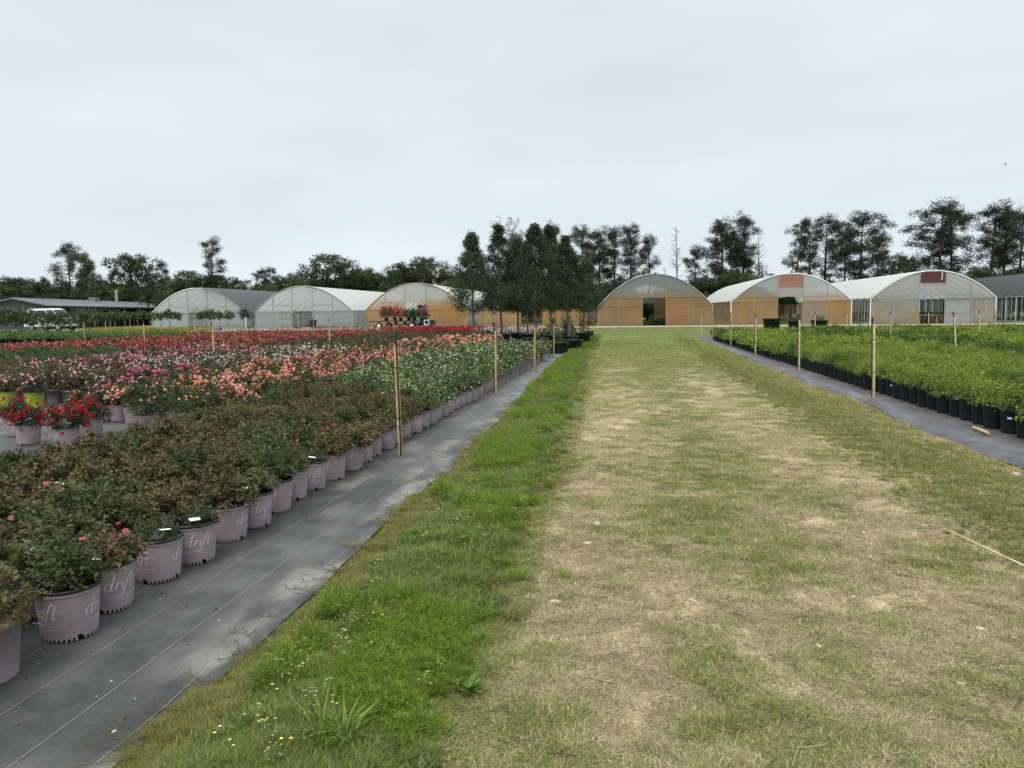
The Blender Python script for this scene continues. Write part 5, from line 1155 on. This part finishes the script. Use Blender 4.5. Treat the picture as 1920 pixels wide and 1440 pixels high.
# interior plants seen through doorways
FERN = loose(970, 1100, .75, .6, .22, (.02, .04, .015), (.04, .07, .025), 40)
for n_, (x, y, z, s, lb) in enumerate(((15.4, 81.5, 2.1, 1.0, 'hanging fern at the left of the terracotta-board doorway'), (16.6, 82.5, 2.15, 1.1, 'hanging fern in the middle of the terracotta-board doorway'), (17.0, 84.5, 2.1, 1.1, 'hanging fern deeper in the terracotta-board greenhouse'))):
    o = tag(empty('hanging_fern', (x, y, z)), lb, 'hanging plant', 'hanging ferns in the greenhouse'); mob('fronds', FERN, None, o, scale=(s, s, .9*s)); g = Geo(); tube(g, [(0, 0, .3), (0, 0, 2.2)], .01, 3); lathe(g, [(.2, .1), (.28, .3)], 12); mob('basket', g, M_black, o)
for n_, (x, y, s, lb) in enumerate(((3.2, 80.2, 1.5, 'low mass of dark evergreen plants just inside the domed greenhouse door'), (4.2, 80.6, 1.4, 'dark evergreen clump at the right of the domed greenhouse door'))):
    o = tag(empty('evergreen_clump', (x, y, 0)), lb, 'plant'); mob('foliage', loose(975+n_, 900, .5, .65, .09, (.02, .045, .02), (.045, .08, .035)), None, o, scale=s); g = Geo(); tub(g, .3, .3); mob('tub', g, M_black, o)
for n_ in range(4):
    o = tag(empty('hanging_basket', (-22.6+n_*.55, 84+n_*.2, 2.15)), 'white hanging basket with dark foliage above the wagon, %s from left' % (ORD[n_] if n_ else 'first'), 'hanging basket', 'white hanging baskets'); g = Geo(); lathe(g, [(.001, -.22), (.15, -.2), (.24, 0)], 14); mob('basket', g, M_white, o); mob('foliage', FERN, None, o, scale=.45); g = Geo(); tube(g, [(0, 0, 0), (0, 0, 1.7)], .012, 3); mob('hanger', g, M_darkmetal, o)

# ------------------------------------------------------------------ flower wagon
pw = atY(752, 610, 74.0); o = tag(empty('flower_wagon', (pw[0], 74.0, 0), 0), 'long flat black wagon with white-hubbed wheels before the amber greenhouse', 'wagon')
g = Geo(); box(g, (0, 0, .78), (5.9, 2.0, .10)); mob('deck', g, M_darkmetal, o)
g = Geo(); box(g, (.9, 0, .46), (4.0, .12, .08)); 
for q in (-1, 0, 1, 2): box(g, (q*.9+.4, 0, .6), (.07, .8, .3))
tube(g, [(-2.0, 0, .40), (-3.6, 0, .15), (-4.6, -.2, .06)], .04, 6); mob('chassis', g, M_darkmetal, o)
for n_, (x, y) in enumerate(((-2.0, -.8), (-1.5, .8), (1.35, -.8), (1.9, .8))):
    g = Geo(); tube(g, [(0, -.10, 0), (0, -.09, 0), (0, .09, 0), (0, .1, 0)], [.24, .33, .33, .24], 20); wl = mob('wheel', g, M_tyre, o, loc=(x, y, .33)); g = Geo(); tube(g, [(0, -.125, 0), (0, -.09, 0)], [.18, .20], 16); mob('hub', g, M_white, wl)
HOTP = [(.62, .06, .16), (.68, .10, .20), (.72, .16, .24)]; MAG = [(.60, .05, .28), (.66, .10, .34)]
WM = [loose(990, 700, .55, .75, .09, (.03, .06, .02), (.05, .09, .03), 40, HOTP), loose(991, 700, .5, .62, .09, (.03, .06, .02), (.05, .09, .03), 40), loose(992, 600, .5, .7, .09, (.03, .06, .02), (.05, .09, .03), 30, MAG)]
for n_, (x, y, m_, s, lb) in enumerate(((-1.4, -.3, 0, 1.3, 'bright pink bush at the left of the wagon load'), (-.7, .3, 0, 1.35, 'tall bright pink bush, second on the wagon'), (.05, -.2, 0, 1.1, 'reddish pink bush near the wagon middle'), (.8, .1, 1, 1.2, 'green bush in the wagon middle'), (1.45, -.3, 1, 1.2, 'green bush right of the wagon middle'), (2.1, .2, 2, 1.25, 'magenta flowered bush near the right wagon end'), (2.6, -.2, 2, .95, 'trailing magenta bush at the right wagon end'))):
    q = tag(empty('wagon_plant', (pw[0]+x, 74+y, .83)), lb, 'potted flowers', 'flowering plants on the wagon'); mob('foliage', WM[m_], None, q, loc=(0, 0, .2), scale=(s*1.1, s*1.1, s*1.3), rot=(0, 0, n_)); g = Geo(); tub(g, .2, .28, 12); mob('pot', g, M_black, q)
p = atY(806, 612, 72.5); g = Geo(); box(g, (0, 0, .45), (1.0, .7, .75)); box(g, (0, 0, .85), (1.06, .76, .06)); tag(mob('black_bin', g, M_darkmetal, loc=(p[0], 72.5, 0)), 'black box-shaped bin under the right end of the wagon', 'bin')
p = atY(800, 612, 62); g = Geo()
for (a_, b_) in (((-.19, 0, .1), (-.19, 0, .95)), ((-.19, 0, .95), (.19, 0, .95)), ((.19, 0, .95), (.19, 0, .58)), ((.19, 0, .58), (-.19, 0, .58))): tube(g, [a_, b_], .035, 6)
tag(mob('pipe_frame', g, M_white, loc=(p[0], 62, .0)), 'small white square pipe frame standing before the wagon wheel', 'pipe frame')
# metal rack, black bin
p = atY(545, 612, 77); o = tag(empty('shelf_rack', (p[0], 77, 0)), 'three-tier metal shelf rack before the clear greenhouse doorway', 'rack')
g = Geo(); box(g, (0, 0, .83), (.06, .06, 1.66)); pm_ = g.mesh('post', M_metal)
for x in (-1.05, 0, 1.05):
    for y in (-.35, .35): mob('post', pm_, None, o, loc=(x, y, 0))
g = Geo(); box(g, (0, 0, 0), (2.2, .8, .08)); sm_ = g.mesh('shelf', M_wood)
for z in (.45, 1.1, 1.62): mob('shelf', sm_, None, o, loc=(0, 0, z))
p = atY(587, 612, 77); g = Geo(); lathe(g, [(.30, 0), (.38, .8), (.42, .82), (.42, .9), (.36, .9)], 16); box(g, (0, 0, .93), (.7, .6, .06)); tag(mob('black_bin', g, M_darkmetal, loc=(p[0], 77, 0)), 'black bin right of the shelf rack', 'bin')

# ------------------------------------------------------------------ barn
A0 = A(-71.8, 87.5, 0); bd = A(math.sin(rad(-14)), math.cos(rad(-14)), 0)   # long side direction
A1 = A0+bd*44; wd_ = A(-bd[1], bd[0], 0)*-1
o = tag(empty('barn', tuple(A0)), 'long low dark metal barn with grey roof and open front', 'barn'); ang = math.atan2(bd[1], bd[0]); o.rotation_euler = (0, 0, ang)
LB, WB, EB, RB = 43, 7.6, 3.1, 3.95                                     # local x = along, local y = towards the back (+)
g = Geo(); g.add([[0, 0, 0], [0, WB, 0], [0, WB, EB], [0, WB/2, RB], [0, 0, EB]], [[0, 1, 2, 3, 4]]); mob('gable_wall', g, M_barnwall, o); g = Geo(); g.add([[LB, 0, 0], [LB, WB, 0], [LB, WB, EB], [LB, WB/2, RB], [LB, 0, EB]], [[0, 4, 3, 2, 1]]); mob('gable_wall', g, M_barnwall, o)
g = Geo(); box(g, (LB/2, 3.5, EB/2), (LB-.1, .15, EB)); mob('inner_wall', g, M_barnwall, o); g = Geo(); box(g, (LB/2, WB, EB/2), (LB, .15, EB)); mob('side_wall', g, M_barnwall, o); g = Geo(); box(g, (LB/2, .0, EB-.18), (LB, .2, .36)); mob('fascia', g, M_barnwall, o)
g = Geo()
for (ya, za, yb_, zb) in ((-.5, EB-.1, WB/2, RB), (WB/2, RB, WB+.5, EB-.1)):
    g.add([[-.5, ya, za+.05], [LB+.5, ya, za+.05], [LB+.5, yb_, zb+.05], [-.5, yb_, zb+.05], [-.5, ya, za-.1], [LB+.5, ya, za-.1], [LB+.5, yb_, zb-.1], [-.5, yb_, zb-.1]], [[0, 1, 2, 3], [7, 6, 5, 4], [0, 4, 5, 1], [1, 5, 6, 2], [2, 6, 7, 3], [3, 7, 4, 0]])
rf = mob('roof', g, M_roofmetal, o)
g = Geo()
for q in np.arange(0, LB, .6): box(g, (q, WB/4, (EB+RB)/2+.06), (.05, math.hypot(WB/2, RB-EB)+.6, .03), R=[[1, 0, 0], [0, math.cos(math.atan2(RB-EB, WB/2)), -math.sin(math.atan2(RB-EB, WB/2))], [0, math.sin(math.atan2(RB-EB, WB/2)), math.cos(math.atan2(RB-EB, WB/2))]])
mob('roof_seams', g, M_roofmetal, rf)
g = Geo(); box(g, (0, 0, EB/2), (.18, .18, EB)); pm_ = g.mesh('post', M_metal)
for q in range(8): mob('post', pm_, None, o, loc=(3+q*5.4, .1, 0))
g = Geo(); tube(g, [(30, 3.2, 3.6), (30, 3.2, 5.9)], .22, 10); mob('chimney_pipe', g, M_metal, rf)
g = Geo(); box(g, (24, 4.2, 4.1), (1.6, 1.0, .9)); mob('roof_vent', g, M_roofmetal, rf)
g = Geo(); box(g, (9.4, .5, 2.6), (4, .1, .2)); mob('rolled_door', g, M_metal, o); g = Geo(); box(g, (18.2, .5, 2.6), (4, .1, .2)); mob('rolled_door', g, M_metal, o)
# utility pole in the woods and by the barn
for (px_, ty, Y, lb) in ((182, 543, 150, 'thin utility pole rising behind the barn'), (690, 530, 116, 'short utility pole before the trees behind the second greenhouse')):
    p = atY(px_, ty, Y); g = Geo(); tube(g, [(0, 0, 0), (0, 0, p[2])], [.14, .10], 7); box(g, (0, 0, p[2]-.8), (1.8, .12, .14)); tag(mob('utility_pole', g, M_bark, loc=(p[0], p[1], 0)), lb, 'pole')

# ------------------------------------------------------------------ white car behind the small trees
p = atY(98, 612, 78); o = tag(empty('parked_van', (p[0], 78, 0), rad(-2)), 'white van parked behind the small potted trees by the barn', 'van'); o.scale = (1.05, 1.1, 1.38)
side = [(-2.5, .35), (-2.55, .75), (-2.5, 1.05), (-2.35, 1.15), (-2.05, 1.72), (-1.7, 1.80), (.4, 1.82), (.9, 1.72), (1.45, 1.12), (2.3, 1.0), (2.5, .85), (2.52, .4)]
def loft(pts, hw, ins, m):
    g = Geo(); n = len(pts); v = [(x, -hw+ins(z), z) for x, z in pts]+[(x, hw-ins(z), z) for x, z in pts]; g.add(v, [[i, i+n, (i+1) % n+n, (i+1) % n] for i in range(n)], smooth=False); g.add(v[:n], [list(range(n))]); g.add(v[n:], [list(range(n))[::-1]]); return g
ins = lambda z: max(0, (z-1.1))*.22
mob('body', loft(side, .95, ins, None), M_carpaint, o)
for s in (-1, 1):
    for (x0, x1, xt0, xt1) in ((-2.1, -1.15, -1.9, -1.1), (-1.05, .05, -1.0, .05), (.15, 1.25, .15, .78)):
        g = Geo(); yv_ = lambda z: s*(.957-ins(z)); g.add([[x0, yv_(1.15), 1.15], [x1, yv_(1.15), 1.15], [xt1, yv_(1.66), 1.66], [xt0, yv_(1.66), 1.66]], [[0, 1, 2, 3]]); mob('window', g, M_glass, o)
g = Geo(); g.add([[1.42, -.8, 1.16], [1.42, .8, 1.16], [.95, .72, 1.70], [.95, -.72, 1.70]], [[0, 1, 2, 3]]); mob('windscreen', (lambda gg: gg)(g), M_glass, o, loc=(.02, 0, .01))
for x in (-1.6, 1.6):
    for y in (-.88, .88): g = Geo(); tube(g, [(0, -.12, 0), (0, .12, 0)], .37, 18); wl = mob('wheel', g, M_tyre, o, loc=(x, y, .37)); g = Geo(); tube(g, [(0, -.13, 0), (0, .13, 0)], .22, 12); mob('rim', g, M_metal, wl)
# bird
p = atY(1884, 309, 60); g = Geo(); tube(g, [(-.12, 0, 0), (0, 0, .01), (.14, 0, 0)], [.01, .04, .015], 6); leaves(g, A([0, 0, .02], [0, 0, .02]), A([0.1, 1, .4], [0.1, -1, .4]), A([0, 0, 1], [0, 0, 1]), .22, .09, (.03, .03, .03)); tag(mob('bird', g, M_vcol, loc=tuple(p)), 'tiny dark bird in the sky at the right', 'bird')
